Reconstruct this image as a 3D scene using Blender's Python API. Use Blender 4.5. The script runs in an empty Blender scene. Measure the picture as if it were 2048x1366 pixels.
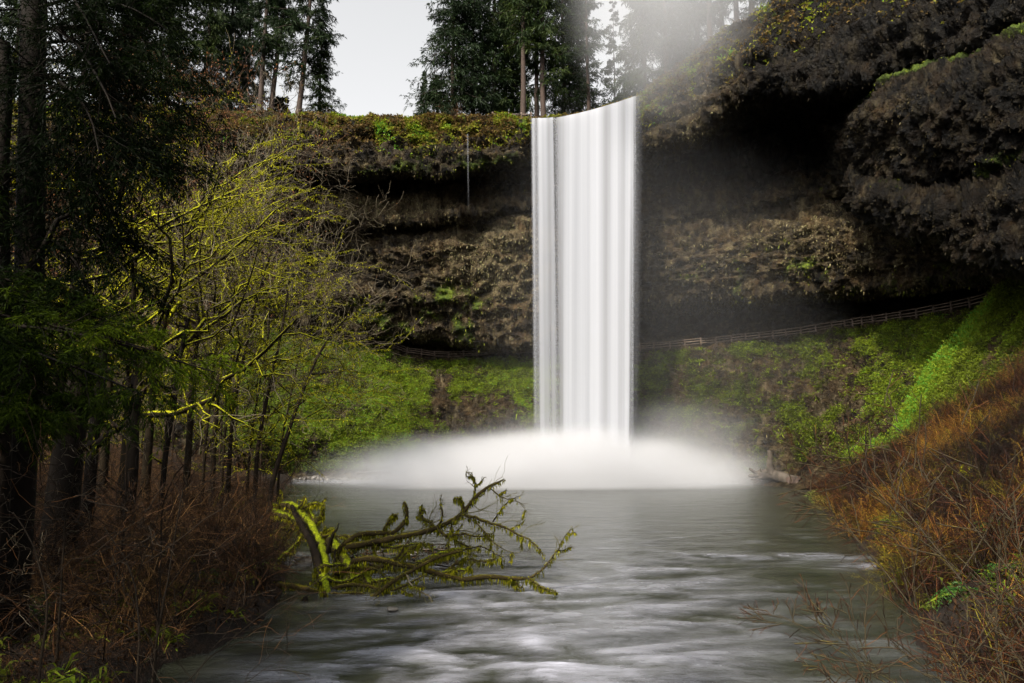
import bpy, math, random
import numpy as np
from mathutils import Vector

# ------------------------------------------------------------------ camera
S = bpy.context.scene
COL = S.collection
PITCH = math.radians(8.13)
CAMZ = 6.0
cam_d = bpy.data.cameras.new('camera')
cam_d.lens = 24.0
cam_d.sensor_width = 36.0
cam_d.clip_start = 0.1
cam_d.clip_end = 3000
cam = bpy.data.objects.new('camera', cam_d)
COL.objects.link(cam)
cam.location = (0, 0, CAMZ)
cam.rotation_euler = (math.radians(90) + PITCH, 0, 0)
S.camera = cam

# ------------------------------------------------------------------ light
SUN_EL = math.radians(43)
SUN_AZ = math.radians(214)      # measured clockwise from +Y (the way the camera looks) : 90 = right
world = bpy.data.worlds.new("World")
S.world = world
world.use_nodes = True
wn = world.node_tree.nodes
wl = world.node_tree.links
wn.clear()
sky = wn.new('ShaderNodeTexSky')
sky.sky_type = 'NISHITA'
sky.sun_disc = False
sky.sun_elevation = SUN_EL
sky.sun_rotation = SUN_AZ
sky.air_density = 1.0
sky.dust_density = 6.0
sky.ozone_density = 1.0
hsv = wn.new('ShaderNodeHueSaturation')     # thin high cloud takes the blue out of the sky
hsv.inputs['Saturation'].default_value = 0.05
bg = wn.new('ShaderNodeBackground')
bg.inputs['Strength'].default_value = 0.15
wo = wn.new('ShaderNodeOutputWorld')
wl.new(sky.outputs[0], hsv.inputs['Color'])
wl.new(hsv.outputs[0], bg.inputs['Color'])
wl.new(bg.outputs[0], wo.inputs['Surface'])
sun_d = bpy.data.lights.new('sun', 'SUN')
sun_d.energy = 4.0
sun_d.angle = math.radians(1.5)
sun_d.color = (1.0, 0.88, 0.70)
sun = bpy.data.objects.new('sun', sun_d)
COL.objects.link(sun)
sdir = Vector((math.sin(SUN_AZ) * math.cos(SUN_EL), math.cos(SUN_AZ) * math.cos(SUN_EL), math.sin(SUN_EL)))
sun.rotation_euler = sdir.to_track_quat('Z', 'Y').to_euler()

vs = S.view_settings
vs.view_transform = 'Standard'
vs.look = 'None'
vs.exposure = 1.22
vs.gamma = 1.0
vs.use_curve_mapping = False
S.render.engine = 'CYCLES'
S.cycles.use_denoising = True
S.cycles.max_bounces = 6
S.cycles.diffuse_bounces = 2
S.cycles.glossy_bounces = 2
S.cycles.transmission_bounces = 4
S.cycles.transparent_max_bounces = 12
S.cycles.volume_bounces = 2
S.cycles.volume_max_steps = 128
S.cycles.sample_clamp_indirect = 6.0

# ------------------------------------------------------------------ helpers
RNG = np.random.default_rng(7)
CT, ST = math.cos(PITCH), math.sin(PITCH)


def P(u, v, Y):
    """world point at ground distance Y seen along the direction (u, v) of the photograph"""
    u = np.asarray(u, float); v = np.asarray(v, float); Y = np.asarray(Y, float)
    a = (u - 1024) / 1365.0
    b = (683 - v) / 1365.0
    t = Y / (CT - b * ST)
    return np.stack(np.broadcast_arrays(a * t, Y, CAMZ + (ST + b * CT) * t), -1)


def tag(o, label=None, cat=None, group=None, kind=None):
    if label: o['label'] = label
    if cat: o['category'] = cat
    if group: o['group'] = group
    if kind: o['kind'] = kind
    return o


def empty(name, loc=(0, 0, 0)):
    o = bpy.data.objects.new(name, None)
    o.empty_display_size = 0.3
    o.location = [float(c) for c in loc]
    COL.objects.link(o)
    return o


def link(name, me, parent=None, loc=None):
    o = bpy.data.objects.new(name, me)
    COL.objects.link(o)
    if parent is not None:
        o.parent = parent
    if loc is not None:
        o.location = [float(c) for c in loc]
    return o


class Acc:
    def __init__(s):
        s.V = []; s.Q = []; s.T = []; s.A = []; s.n = 0

    def add(s, V, Q=None, T=None, tint=0.5):
        V = np.asarray(V, np.float32).reshape(-1, 3)
        if len(V) == 0: return
        if Q is not None and len(Q): s.Q.append(np.asarray(Q, np.int64).reshape(-1, 4) + s.n)
        if T is not None and len(T): s.T.append(np.asarray(T, np.int64).reshape(-1, 3) + s.n)
        a = np.asarray(tint, np.float32)
        s.A.append(np.broadcast_to(a, (len(V),)).astype(np.float32) if a.ndim == 0 else a.reshape(-1).astype(np.float32))
        s.V.append(V); s.n += len(V)

    def mesh(s, name, mat, smooth=False, origin=(0, 0, 0), extra=None):
        V = np.concatenate(s.V) if s.V else np.zeros((0, 3), np.float32)
        V = V - np.asarray(origin, np.float32)
        Q = np.concatenate(s.Q) if s.Q else np.zeros((0, 4), np.int64)
        T = np.concatenate(s.T) if s.T else np.zeros((0, 3), np.int64)
        me = bpy.data.meshes.new(name)
        me.vertices.add(len(V))
        me.vertices.foreach_set('co', V.astype(np.float32).ravel())
        nl = Q.size + T.size
        me.loops.add(nl)
        me.loops.foreach_set('vertex_index', np.concatenate([Q.ravel(), T.ravel()]).astype(np.int32))
        me.polygons.add(len(Q) + len(T))
        st = np.concatenate([np.arange(len(Q)) * 4, Q.size + np.arange(len(T)) * 3]).astype(np.int32)
        me.polygons.foreach_set('loop_start', st)
        if smooth:
            me.polygons.foreach_set('use_smooth', np.ones(len(st), bool))
        at = me.attributes.new('tint', 'FLOAT', 'POINT')
        at.data.foreach_set('value', np.concatenate(s.A).astype(np.float32) if s.A else np.zeros(0, np.float32))
        for k, arr in (extra or {}).items():
            e = me.attributes.new(k, 'FLOAT', 'POINT')
            e.data.foreach_set('value', np.asarray(arr, np.float32).ravel())
        me.update(calc_edges=True)
        if mat is not None: me.materials.append(mat)
        return me

    def obj(s, name, mat, parent=None, smooth=False, origin=(0, 0, 0), extra=None, loc=None):
        return link(name, s.mesh(name, mat, smooth, origin, extra), parent, loc)


# ---- gradient noise on arrays
_perm = np.random.default_rng(3).permutation(256)
_perm = np.concatenate([_perm, _perm, _perm])
_grad = np.random.default_rng(4).normal(size=(256, 3))
_grad /= np.linalg.norm(_grad, axis=1)[:, None]
_grad = _grad.astype(np.float32)


def pnoise(p):
    p = np.asarray(p, np.float32)
    i = np.floor(p).astype(np.int64)
    f = p - i
    i &= 255
    w = f * f * f * (f * (f * 6 - 15) + 10)
    out = 0
    for dx in (0, 1):
        for dy in (0, 1):
            for dz in (0, 1):
                h = _perm[_perm[_perm[i[..., 0] + dx] + i[..., 1] + dy] + i[..., 2] + dz]
                g = _grad[h]
                d = g[..., 0] * (f[..., 0] - dx) + g[..., 1] * (f[..., 1] - dy) + g[..., 2] * (f[..., 2] - dz)
                ww = (w[..., 0] if dx else 1 - w[..., 0]) * (w[..., 1] if dy else 1 - w[..., 1]) * (w[..., 2] if dz else 1 - w[..., 2])
                out = out + d * ww
    return out * 1.6


def fbm(p, octv=4, gain=0.5, ridged=False):
    s = 0; a = 1.0; tot = 0
    p = np.asarray(p, np.float32)
    for k in range(octv):
        n = pnoise(p * (2.03 ** k) + 17.3 * k)
        if ridged: n = 1 - 2 * np.abs(n)
        s = s + a * n; tot += a; a *= gain
    return s / tot


def sstep(a, b, x):
    t = np.clip((x - a) / (b - a), 0, 1)
    return t * t * (3 - 2 * t)


def unit(v):
    return v / (np.linalg.norm(v, axis=-1, keepdims=True) + 1e-9)


def tubes(acc, PT, R, sides=4, tint=0.5, cap=False):
    """PT (N,K,3) polylines, R (N,K) radii -> many tubes at once"""
    PT = np.asarray(PT, float); R = np.asarray(R, float)
    N, K, _ = PT.shape
    tan = np.gradient(PT, axis=1)
    tan = unit(tan)
    mean = unit(PT[:, -1] - PT[:, 0])
    ref = np.where(np.abs(mean[:, 2:3]) > 0.8, np.array([[1.0, 0, 0]]), np.array([[0, 0, 1.0]]))
    a = unit(np.cross(tan, ref[:, None, :]))
    b = np.cross(tan, a)
    ang = np.arange(sides) * 2 * math.pi / sides
    V = PT[:, :, None, :] + R[:, :, None, None] * (a[:, :, None, :] * np.cos(ang)[None, None, :, None] + b[:, :, None, :] * np.sin(ang)[None, None, :, None])
    idx = np.arange(N * K * sides).reshape(N, K, sides)
    nx = np.roll(idx, -1, axis=2)
    Q = np.stack([idx[:, :-1], nx[:, :-1], nx[:, 1:], idx[:, 1:]], -1)
    t = np.asarray(tint, float)
    if t.ndim == 1: t = np.repeat(t, K * sides)
    acc.add(V, Q=Q, tint=t)


def rand_dirs(n, rng):
    d = rng.normal(size=(n, 3))
    return unit(d)


def spawn(PT, R, M, lf, ang, rng, K=6, grav=-0.15, wig=0.10, tmin=0.25, tmax=1.0, rr=0.55, flat=None, taper=0.25):
    """M children on each parent polyline. returns polylines, radii, parameter"""
    N, K0, _ = PT.shape
    t = (np.arange(M)[None] + rng.random((N, M))) / M
    t = tmin + t * (tmax - tmin)
    x = t * (K0 - 1)
    i = np.minimum(x.astype(int), K0 - 2)
    f = (x - i)[..., None]
    n = np.arange(N)[:, None]
    p0 = PT[n, i] * (1 - f) + PT[n, i + 1] * f
    r0 = R[n, i] * (1 - f[..., 0]) + R[n, i + 1] * f[..., 0]
    tan = unit(PT[n, i + 1] - PT[n, i])
    plen = np.linalg.norm(np.diff(PT, axis=1), axis=2).sum(1)[:, None]
    rnd = rand_dirs(N * M, rng).reshape(N, M, 3)
    if flat is not None: rnd[..., 2] *= flat
    side = unit(rnd - (rnd * tan).sum(-1, keepdims=True) * tan)
    a = ang * (0.7 + 0.6 * rng.random((N, M, 1)))
    d = unit(tan * np.cos(a) + side * np.sin(a))
    L = plen * lf * (0.6 + 0.7 * rng.random((N, M))) * (1.15 - 0.6 * t)
    p0 = p0.reshape(-1, 3); d = d.reshape(-1, 3); L = L.reshape(-1); r0 = r0.reshape(-1)
    s = np.linspace(0, 1, K)
    jit = rng.normal(size=(N * M, K, 3)) * wig
    jit[:, 0] = 0
    jit = np.cumsum(jit, axis=1) / math.sqrt(K)
    pts = p0[:, None] + L[:, None, None] * (d[:, None] * s[None, :, None] + jit + np.array([0, 0, grav])[None, None] * (s ** 2)[None, :, None])
    rad = (r0 * rr)[:, None] * (1 - (1 - taper) * s)[None]
    return pts, rad, t.reshape(-1)


def blades(acc, base, dirs, length, width, rng, tint=0.5, bend=0.3, seg=1):
    """N leaf-shaped triangles/quads: base (N,3), dirs (N,3)"""
    N = len(base)
    length = np.broadcast_to(length, (N,)); width = np.broadcast_to(width, (N,))
    side = unit(np.cross(dirs, rand_dirs(N, rng)))
    tip = base + dirs * length[:, None] + np.array([0, 0, -1.0]) * (bend * length)[:, None]
    mid = base + dirs * (length * 0.5)[:, None]
    V = np.stack([base, mid + side * (width / 2)[:, None], tip, mid - side * (width / 2)[:, None]], 1)
    Q = np.arange(N * 4).reshape(N, 4)
    t = np.asarray(tint, float)
    if t.ndim == 1: t = np.repeat(t, 4)
    acc.add(V, Q=Q, tint=t)


# ------------------------------------------------------------------ materials
def new_mat(name):
    m = bpy.data.materials.new(name)
    m.use_nodes = True
    nt = m.node_tree
    nt.nodes.clear()
    out = nt.nodes.new('ShaderNodeOutputMaterial')
    return m, nt, out


def N_(nt, typ, **kw):
    n = nt.nodes.new(typ)
    for k, v in kw.items():
        if k.startswith('i_'): n.inputs[k[2:].replace('_', ' ')].default_value = v
        else: setattr(n, k, v)
    return n


ALB = 0.74


def ramp(nt, stops, fac):
    r = nt.nodes.new('ShaderNodeValToRGB')
    e = r.color_ramp.elements
    while len(e) < len(stops): e.new(0.5)
    for k, (p, c) in enumerate(stops):
        e[k].position = p; e[k].color = (*[q * ALB for q in c], 1)
    nt.links.new(fac, r.inputs[0])
    return r.outputs[0]


def mixc(nt, fac, a, b, mode='MIX'):
    m = nt.nodes.new('ShaderNodeMix'); m.data_type = 'RGBA'; m.blend_type = mode
    for sock, val in ((m.inputs[0], fac), (m.inputs[6], a), (m.inputs[7], b)):
        if hasattr(val, 'is_linked') or isinstance(val, bpy.types.NodeSocket): nt.links.new(val, sock)
        elif isinstance(val, (tuple, list)): sock.default_value = (*val, 1)
        else: sock.default_value = val
    return m.outputs[2]


def noise(nt, scale, detail=4, rough=0.6, stretch=None, vec='Object'):
    tc = nt.nodes.new('ShaderNodeTexCoord')
    n = nt.nodes.new('ShaderNodeTexNoise')
    n.inputs['Scale'].default_value = scale
    n.inputs['Detail'].default_value = detail
    n.inputs['Roughness'].default_value = rough
    if stretch:
        mp = nt.nodes.new('ShaderNodeMapping'); mp.inputs['Scale'].default_value = stretch
        nt.links.new(tc.outputs[vec], mp.inputs[0]); nt.links.new(mp.outputs[0], n.inputs['Vector'])
    else:
        nt.links.new(tc.outputs[vec], n.inputs['Vector'])
    return n.outputs[0]


def math_(nt, op, a, b=None, c=None, clamp=False):
    m = nt.nodes.new('ShaderNodeMath'); m.operation = op; m.use_clamp = clamp
    for k, val in enumerate((a, b, c)):
        if val is None: continue
        if isinstance(val, bpy.types.NodeSocket): nt.links.new(val, m.inputs[k])
        else: m.inputs[k].default_value = val
    return m.outputs[0]


def attr(nt, name):
    a = nt.nodes.new('ShaderNodeAttribute'); a.attribute_name = name
    return a.outputs['Fac']


def bump(nt, h, strength=0.5, dist=0.1):
    b = nt.nodes.new('ShaderNodeBump')
    b.inputs['Strength'].default_value = strength
    b.inputs['Distance'].default_value = dist
    nt.links.new(h, b.inputs['Height'])
    return b.outputs[0]


def leaf_mat(name, stops, trans=0.35, rough=0.6, obj_var=0.0, spec=0.12):
    """thin leaf faces: colour from the per-clump tint, part of the light passes through"""
    m, nt, out = new_mat(name)
    t = attr(nt, 'tint')
    ia = nt.nodes.new('ShaderNodeAttribute'); ia.attribute_type = 'INSTANCER'; ia.attribute_name = 'tshift'
    t = math_(nt, 'ADD', t, ia.outputs['Fac'], clamp=True)
    if obj_var:
        oi = nt.nodes.new('ShaderNodeObjectInfo')
        t = math_(nt, 'ADD', t, math_(nt, 'MULTIPLY', math_(nt, 'SUBTRACT', oi.outputs['Random'], 0.5), obj_var))
    c = ramp(nt, stops, t)
    p = nt.nodes.new('ShaderNodeBsdfPrincipled')
    p.inputs['Roughness'].default_value = rough
    p.inputs['Specular IOR Level'].default_value = spec
    nt.links.new(c, p.inputs['Base Color'])
    tr = nt.nodes.new('ShaderNodeBsdfTranslucent')
    nt.links.new(c, tr.inputs[0])
    mx = nt.nodes.new('ShaderNodeMixShader'); mx.inputs[0].default_value = trans
    nt.links.new(p.outputs[0], mx.inputs[1]); nt.links.new(tr.outputs[0], mx.inputs[2])
    nt.links.new(mx.outputs[0], out.inputs['Surface'])
    return m


def bark_mat(name, c0, c1, moss=None, moss_amt=0.0, scale=3.0, rough=0.85, uplift=0.35, spec=0.3):
    m, nt, out = new_mat(name)
    t = attr(nt, 'tint')
    n1 = noise(nt, scale, 5, 0.65, (1, 1, 0.25))
    c = ramp(nt, [(0.3, c0), (0.7, c1)], math_(nt, 'ADD', math_(nt, 'MULTIPLY', n1, 0.7), math_(nt, 'MULTIPLY', t, 0.3)))
    if moss:
        n2 = noise(nt, scale * 0.5, 4, 0.6)
        g = nt.nodes.new('ShaderNodeNewGeometry')
        sx = nt.nodes.new('ShaderNodeSeparateXYZ'); nt.links.new(g.outputs['Normal'], sx.inputs[0])
        up = math_(nt, 'MULTIPLY', sx.outputs['Z'], uplift)
        f = math_(nt, 'ADD', math_(nt, 'ADD', n2, up), moss_amt - 0.5)
        f = math_(nt, 'MULTIPLY_ADD', f, 6.0, -2.5, clamp=True)
        n3 = noise(nt, scale * 4, 3, 0.7)
        mc = ramp(nt, [(0.3, moss[0]), (0.7, moss[1])], n3)
        c = mixc(nt, f, c, mc)
    p = nt.nodes.new('ShaderNodeBsdfPrincipled')
    p.inputs['Roughness'].default_value = rough
    p.inputs['Specular IOR Level'].default_value = spec
    nt.links.new(c, p.inputs['Base Color'])
    nb = noise(nt, scale * 5, 4, 0.7, (1, 1, 0.35))
    nt.links.new(bump(nt, nb, 0.6, 0.03), p.inputs['Normal'])
    nt.links.new(p.outputs[0], out.inputs['Surface'])
    return m


def scatter(name, templates, mat, pts, rots, scales, tsh, label, cat):
    """one object of plants: template meshes set on points by geometry nodes"""
    me = bpy.data.meshes.new(name)
    me.vertices.add(len(pts)); me.vertices.foreach_set('co', np.asarray(pts, np.float32).ravel())
    for k, typ, arr in (('rot', 'FLOAT_VECTOR', rots), ('tshift', 'FLOAT', tsh), ('size', 'FLOAT', scales)):
        at = me.attributes.new(k, typ, 'POINT')
        at.data.foreach_set('vector' if typ == 'FLOAT_VECTOR' else 'value', np.asarray(arr, np.float32).ravel())
    pk = me.attributes.new('pick', 'INT', 'POINT'); pk.data.foreach_set('value', (np.arange(len(pts)) % len(templates)).astype(np.int32))
    o = bpy.data.objects.new(name, me); COL.objects.link(o)
    if mat is not None: me.materials.append(mat)
    ng = bpy.data.node_groups.new(name + '_nodes', 'GeometryNodeTree')
    ng.interface.new_socket('Geometry', in_out='INPUT', socket_type='NodeSocketGeometry')
    ng.interface.new_socket('Geometry', in_out='OUTPUT', socket_type='NodeSocketGeometry')
    n = ng.nodes; gi = n.new('NodeGroupInput'); go = n.new('NodeGroupOutput')
    iop = n.new('GeometryNodeInstanceOnPoints')
    gti = n.new('GeometryNodeGeometryToInstance')
    for tm in reversed(templates):
        to = bpy.data.objects.new(name + '_template', tm)
        oi = n.new('GeometryNodeObjectInfo'); oi.inputs['Object'].default_value = to
        ng.links.new(oi.outputs['Geometry'], gti.inputs[0])
    def na(nm, typ):
        a = n.new('GeometryNodeInputNamedAttribute'); a.data_type = typ; a.inputs['Name'].default_value = nm
        return a.outputs['Attribute']
    ng.links.new(gi.outputs[0], iop.inputs['Points']); ng.links.new(gti.outputs[0], iop.inputs['Instance'])
    iop.inputs['Pick Instance'].default_value = True
    ng.links.new(na('pick', 'INT'), iop.inputs['Instance Index'])
    er = n.new('FunctionNodeEulerToRotation'); ng.links.new(na('rot', 'FLOAT_VECTOR'), er.inputs[0])
    ng.links.new(er.outputs[0], iop.inputs['Rotation'])
    ng.links.new(na('size', 'FLOAT'), iop.inputs['Scale'])
    ng.links.new(iop.outputs[0], go.inputs[0])
    md = o.modifiers.new('plants', 'NODES'); md.node_group = ng
    tag(o, label, cat, kind='stuff')
    return o


M = {}
M['conifer'] = leaf_mat('conifer_needles', [(0.0, (0.006, 0.013, 0.005)), (0.5, (0.016, 0.032, 0.009)), (1.0, (0.055, 0.078, 0.012))], 0.25, 0.6, 0.35)
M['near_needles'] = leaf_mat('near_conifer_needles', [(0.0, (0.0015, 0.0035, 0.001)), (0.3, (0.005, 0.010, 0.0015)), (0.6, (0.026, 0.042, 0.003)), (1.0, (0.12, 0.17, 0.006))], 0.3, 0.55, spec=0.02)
M['fern'] = leaf_mat('fern_fronds', [(0.0, (0.012, 0.04, 0.010)), (0.6, (0.03, 0.085, 0.016)), (1.0, (0.09, 0.16, 0.025))], 0.3, 0.45)
M['moss_tuft'] = leaf_mat('hanging_moss', [(0.0, (0.04, 0.042, 0.003)), (0.5, (0.20, 0.20, 0.006)), (1.0, (0.52, 0.50, 0.012))], 0.45, 0.8)
M['grass'] = leaf_mat('slope_grass', [(0.0, (0.030, 0.034, 0.010)), (0.45, (0.11, 0.145, 0.010)), (0.8, (0.20, 0.27, 0.015)), (1.0, (0.09, 0.28, 0.03))], 0.35, 0.7)
M['cliff_growth'] = leaf_mat('cliff_growth', [(0.0, (0.020, 0.015, 0.007)), (0.35, (0.075, 0.060, 0.024)), (0.6, (0.24, 0.21, 0.11)), (0.70, (0.05, 0.07, 0.008)), (1.0, (0.17, 0.20, 0.012))], 0.2, 0.7)
M['litter'] = leaf_mat('leaf_litter', [(0.0, (0.004, 0.002, 0.001)), (0.55, (0.020, 0.010, 0.004)), (0.84, (0.11, 0.05, 0.014)), (0.9, (0.04, 0.06, 0.008)), (1.0, (0.08, 0.11, 0.010))], 0.15, 0.7)
M['dead_leaf'] = leaf_mat('dead_leaves', [(0.0, (0.10, 0.045, 0.02)), (1.0, (0.30, 0.14, 0.06))], 0.4, 0.6)
M['brown_leaf'] = leaf_mat('brown_leaves', [(0.0, (0.06, 0.04, 0.015)), (0.6, (0.16, 0.09, 0.025)), (1.0, (0.13, 0.14, 0.03))], 0.4, 0.6)
M['twig_red'] = leaf_mat('red_brown_twigs', [(0.0, (0.003, 0.0015, 0.001)), (0.45, (0.020, 0.007, 0.0035)), (0.75, (0.075, 0.024, 0.008)), (0.92, (0.22, 0.085, 0.014)), (1.0, (0.30, 0.17, 0.018))], 0.0, 0.45)
M['twig_dark'] = leaf_mat('dark_brown_twigs', [(0.0, (0.004, 0.002, 0.001)), (0.5, (0.024, 0.011, 0.005)), (0.8, (0.11, 0.050, 0.017)), (1.0, (0.30, 0.17, 0.06))], 0.0, 0.5)
M['twig_pale'] = leaf_mat('pale_twigs', [(0.0, (0.06, 0.045, 0.03)), (1.0, (0.22, 0.19, 0.13))], 0.0, 0.6)
M['bark'] = bark_mat('conifer_bark', (0.018, 0.012, 0.009), (0.06, 0.038, 0.028))
M['bark_dark'] = bark_mat('dark_wet_bark', (0.0025, 0.002, 0.0015), (0.012, 0.008, 0.005), ((0.008, 0.012, 0.002), (0.035, 0.045, 0.005)), -0.02, 2.0, spec=0.1)
M['bark_mossy'] = bark_mat('mossy_bark', (0.005, 0.004, 0.002), (0.026, 0.018, 0.009), ((0.13, 0.14, 0.004), (0.42, 0.42, 0.008)), 0.27, 2.5, spec=0.1, uplift=0.5)
M['bark_halfmoss'] = bark_mat('half_mossy_bark', (0.005, 0.004, 0.003), (0.026, 0.018, 0.011), ((0.06, 0.065, 0.006), (0.16, 0.16, 0.01)), -0.04, 3.0, spec=0.1)
M['hero_moss'] = bark_mat('thick_moss_on_log', (0.012, 0.010, 0.004), (0.05, 0.038, 0.012), ((0.025, 0.035, 0.002), (0.30, 0.36, 0.006)), 0.07, 2.6, uplift=0.6, spec=0.1)
M['hero_olive'] = bark_mat('olive_moss_on_branch', (0.014, 0.010, 0.004), (0.045, 0.032, 0.010), ((0.035, 0.03, 0.003), (0.17, 0.14, 0.006)), 0.08, 3.0, uplift=0.5, spec=0.1)
M['sapling_bark'] = bark_mat('sapling_bark', (0.010, 0.007, 0.003), (0.04, 0.028, 0.008), ((0.05, 0.045, 0.005), (0.20, 0.16, 0.012)), -0.06, 5.0, uplift=0.5, spec=0.3)
M['snag'] = bark_mat('black_wet_snag', (0.004, 0.003, 0.003), (0.018, 0.013, 0.008), ((0.03, 0.033, 0.003), (0.10, 0.11, 0.006)), -0.12, 3.0, spec=0.06)
M['driftwood'] = bark_mat('grey_driftwood', (0.018, 0.015, 0.012), (0.10, 0.083, 0.067), None, 0, 2.0, spec=0.15)
M['fence'] = bark_mat('weathered_fence_wood', (0.06, 0.044, 0.035), (0.16, 0.12, 0.092), None, 0, 4.0)

# ================================================================== STRUCTURE
def interp(u, kn):
    k = np.array(kn, float)
    return np.interp(u, k[:, 0], k[:, 1])


def smooth1(y, n):
    k = np.hanning(n + 2)[1:-1]; k /= k.sum()
    return np.convolve(np.pad(y, n, mode='edge'), k, mode='same')[n:-n]


# ---- cliff and slope: one sheet; each row is a line (v, distance) along the amphitheatre
U = np.concatenate([np.linspace(-900, -60, 60), np.linspace(-56, 2104, 620), np.linspace(2110, 2900, 50)])
ROWS = []   # name, v(u) knots, Y(u) knots, weight of rock relief


def row(name, vk, yk, rock): ROWS.append((name, vk, yk, rock))


row('rim', [(-900, 120), (0, 210), (480, 226), (560, 226), (700, 237), (900, 238), (1060, 238), (1180, 226), (1286, 190), (1300, 178), (1388, 110), (1465, 58), (1556, 7), (1700, -60), (2050, -160), (2900, -300)],
    [(-900, 70), (0, 92), (500, 100), (1060, 102), (1180, 101), (1290, 97), (1465, 90), (1600, 86), (1750, 80), (1900, 73), (2050, 65), (2900, 40)], 0.5)
row('capmid', [(-900, 170), (0, 260), (500, 280), (700, 285), (1060, 280), (1180, 275), (1290, 240), (1388, 175), (1465, 140), (1556, 90), (1750, 20), (2050, -60), (2900, -200)],
    [(-900, 68), (0, 89), (500, 97), (700, 98.5), (1040, 100), (1066, 105), (1180, 105), (1262, 103), (1286, 97), (1300, 95.5), (1465, 86.5), (1600, 81), (1750, 74), (1900, 66), (2050, 58), (2900, 36)], 1)
row('lip', [(-900, 240), (0, 330), (400, 335), (560, 325), (640, 340), (700, 350), (800, 345), (900, 338), (1000, 325), (1060, 315), (1180, 310), (1290, 300), (1388, 265), (1465, 200), (1556, 178), (1700, 165), (2050, 60), (2900, -100)],
    [(-900, 68), (0, 89), (400, 96), (700, 98), (1040, 99.5), (1062, 105), (1180, 105), (1262, 103), (1286, 97), (1300, 96), (1388, 92), (1465, 86), (1600, 80), (1750, 73), (1900, 65), (2050, 57), (2900, 36)], 1)
row('recess', [(-900, 260), (0, 345), (400, 345), (560, 338), (700, 362), (900, 352), (1060, 335), (1290, 330), (1388, 300), (1465, 250), (1600, 215), (1750, 195), (2050, 100), (2900, -60)],
    [(-900, 69), (0, 91), (400, 98), (560, 106), (700, 109), (1060, 108), (1290, 107), (1465, 103), (1600, 98), (1750, 91), (1900, 82), (2050, 74), (2900, 48)], 0.8)
row('shelf', [(-900, 300), (0, 380), (400, 380), (560, 385), (640, 395), (700, 372), (780, 392), (850, 372), (950, 395), (1060, 380), (1290, 390), (1465, 360), (1600, 320), (1700, 300), (1750, 300), (2050, 220), (2900, 80)],
    [(-900, 70), (0, 92), (400, 99), (560, 107), (700, 106), (780, 108), (850, 106), (1060, 108), (1290, 107), (1465, 102), (1600, 98), (1750, 91), (1900, 82), (2050, 74), (2900, 48)], 1)
row('bulge', [(-900, 340), (0, 420), (400, 420), (560, 425), (640, 432), (760, 438), (860, 436), (950, 425), (1060, 405), (1290, 430), (1465, 410), (1600, 385), (1750, 370), (2050, 300), (2900, 160)],
    [(-900, 70), (0, 92), (400, 99), (560, 104), (700, 103.5), (900, 103), (1060, 104.5), (1290, 106), (1465, 99), (1600, 94), (1750, 87), (1900, 79), (2050, 71), (2900, 46)], 1)
row('band', [(-900, 360), (0, 440), (400, 440), (560, 452), (680, 462), (760, 462), (860, 458), (950, 440), (1060, 418), (1290, 450), (1465, 430), (1600, 405), (1750, 390), (2050, 320), (2900, 180)],
    [(-900, 70), (0, 93), (400, 100), (560, 107), (700, 108), (900, 107), (1060, 106), (1290, 106), (1465, 100), (1600, 95), (1750, 88), (1900, 79), (2050, 71), (2900, 46)], 0.8)
row('wall', [(-900, 400), (0, 490), (560, 500), (760, 505), (1060, 480), (1290, 510), (1600, 460), (1750, 450), (2050, 400), (2900, 260)],
    [(-900, 70), (0, 94), (400, 101), (560, 109), (640, 110), (760, 106), (900, 105), (1060, 106), (1290, 106), (1465, 99), (1600, 92), (1750, 84), (1900, 76), (2050, 68), (2900, 44)], 1)
row('wall_low', [(-900, 470), (0, 560), (560, 590), (760, 600), (900, 600), (1060, 590), (1290, 570), (1450, 545), (1600, 525), (1750, 515), (2050, 480), (2900, 330)],
    [(-900, 70), (0, 95), (400, 102), (560, 110), (760, 107), (1060, 107), (1290, 107), (1465, 99.5), (1600, 92), (1750, 83), (1900, 75.5), (2050, 67), (2900, 44)], 1)
row('cave_lip', [(-900, 520), (0, 590), (400, 590), (560, 635), (680, 650), (760, 655), (850, 665), (940, 672), (1060, 685), (1290, 610), (1380, 590), (1465, 585), (1600, 578), (1750, 572), (1900, 555), (2050, 535), (2900, 380)],
    [(-900, 70), (0, 96), (400, 103), (560, 112), (760, 110), (1060, 110), (1290, 108), (1465, 101), (1600, 94), (1750, 85), (1900, 77), (2050, 69), (2900, 45)], 0.9)
row('cave_back', [(-900, 540), (0, 600), (400, 600), (560, 645), (680, 660), (760, 668), (850, 682), (940, 688), (1060, 694), (1290, 640), (1380, 628), (1465, 618), (1600, 605), (1750, 594), (1900, 575), (2050, 550), (2900, 400)],
    [(-900, 72), (0, 100), (400, 110), (560, 116), (760, 120), (1060, 118), (1290, 119), (1465, 115), (1600, 109), (1750, 101), (1900, 93), (2050, 85), (2900, 55)], 0.6)
FENCE_V = [(-900, 560), (0, 600), (400, 615), (500, 640), (560, 654), (623, 668), (680, 677), (735, 686), (787, 697), (814, 707), (843, 711), (869, 714.6), (897, 715.6), (927, 715), (954, 713), (980, 711), (996, 709), (1015, 707), (1042, 708), (1120, 704), (1308, 698), (1432, 687), (1600, 669), (1706, 652), (1833, 634), (1940, 613), (1985, 600), (2050, 575), (2900, 420)]
FENCE_Y = [(-900, 68), (0, 97), (400, 107), (560, 112), (700, 114), (900, 115), (1060, 113), (1290, 112), (1430, 108), (1600, 101), (1733, 93), (1833, 86), (1940, 79), (2050, 73), (2900, 47)]
row('path_in', [(a, b - 2) for a, b in FENCE_V], [(a, b + 2.6) for a, b in FENCE_Y], 0.0)
row('path_out', [(a, b + 1.0) for a, b in FENCE_V], FENCE_Y, 0.0)
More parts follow.
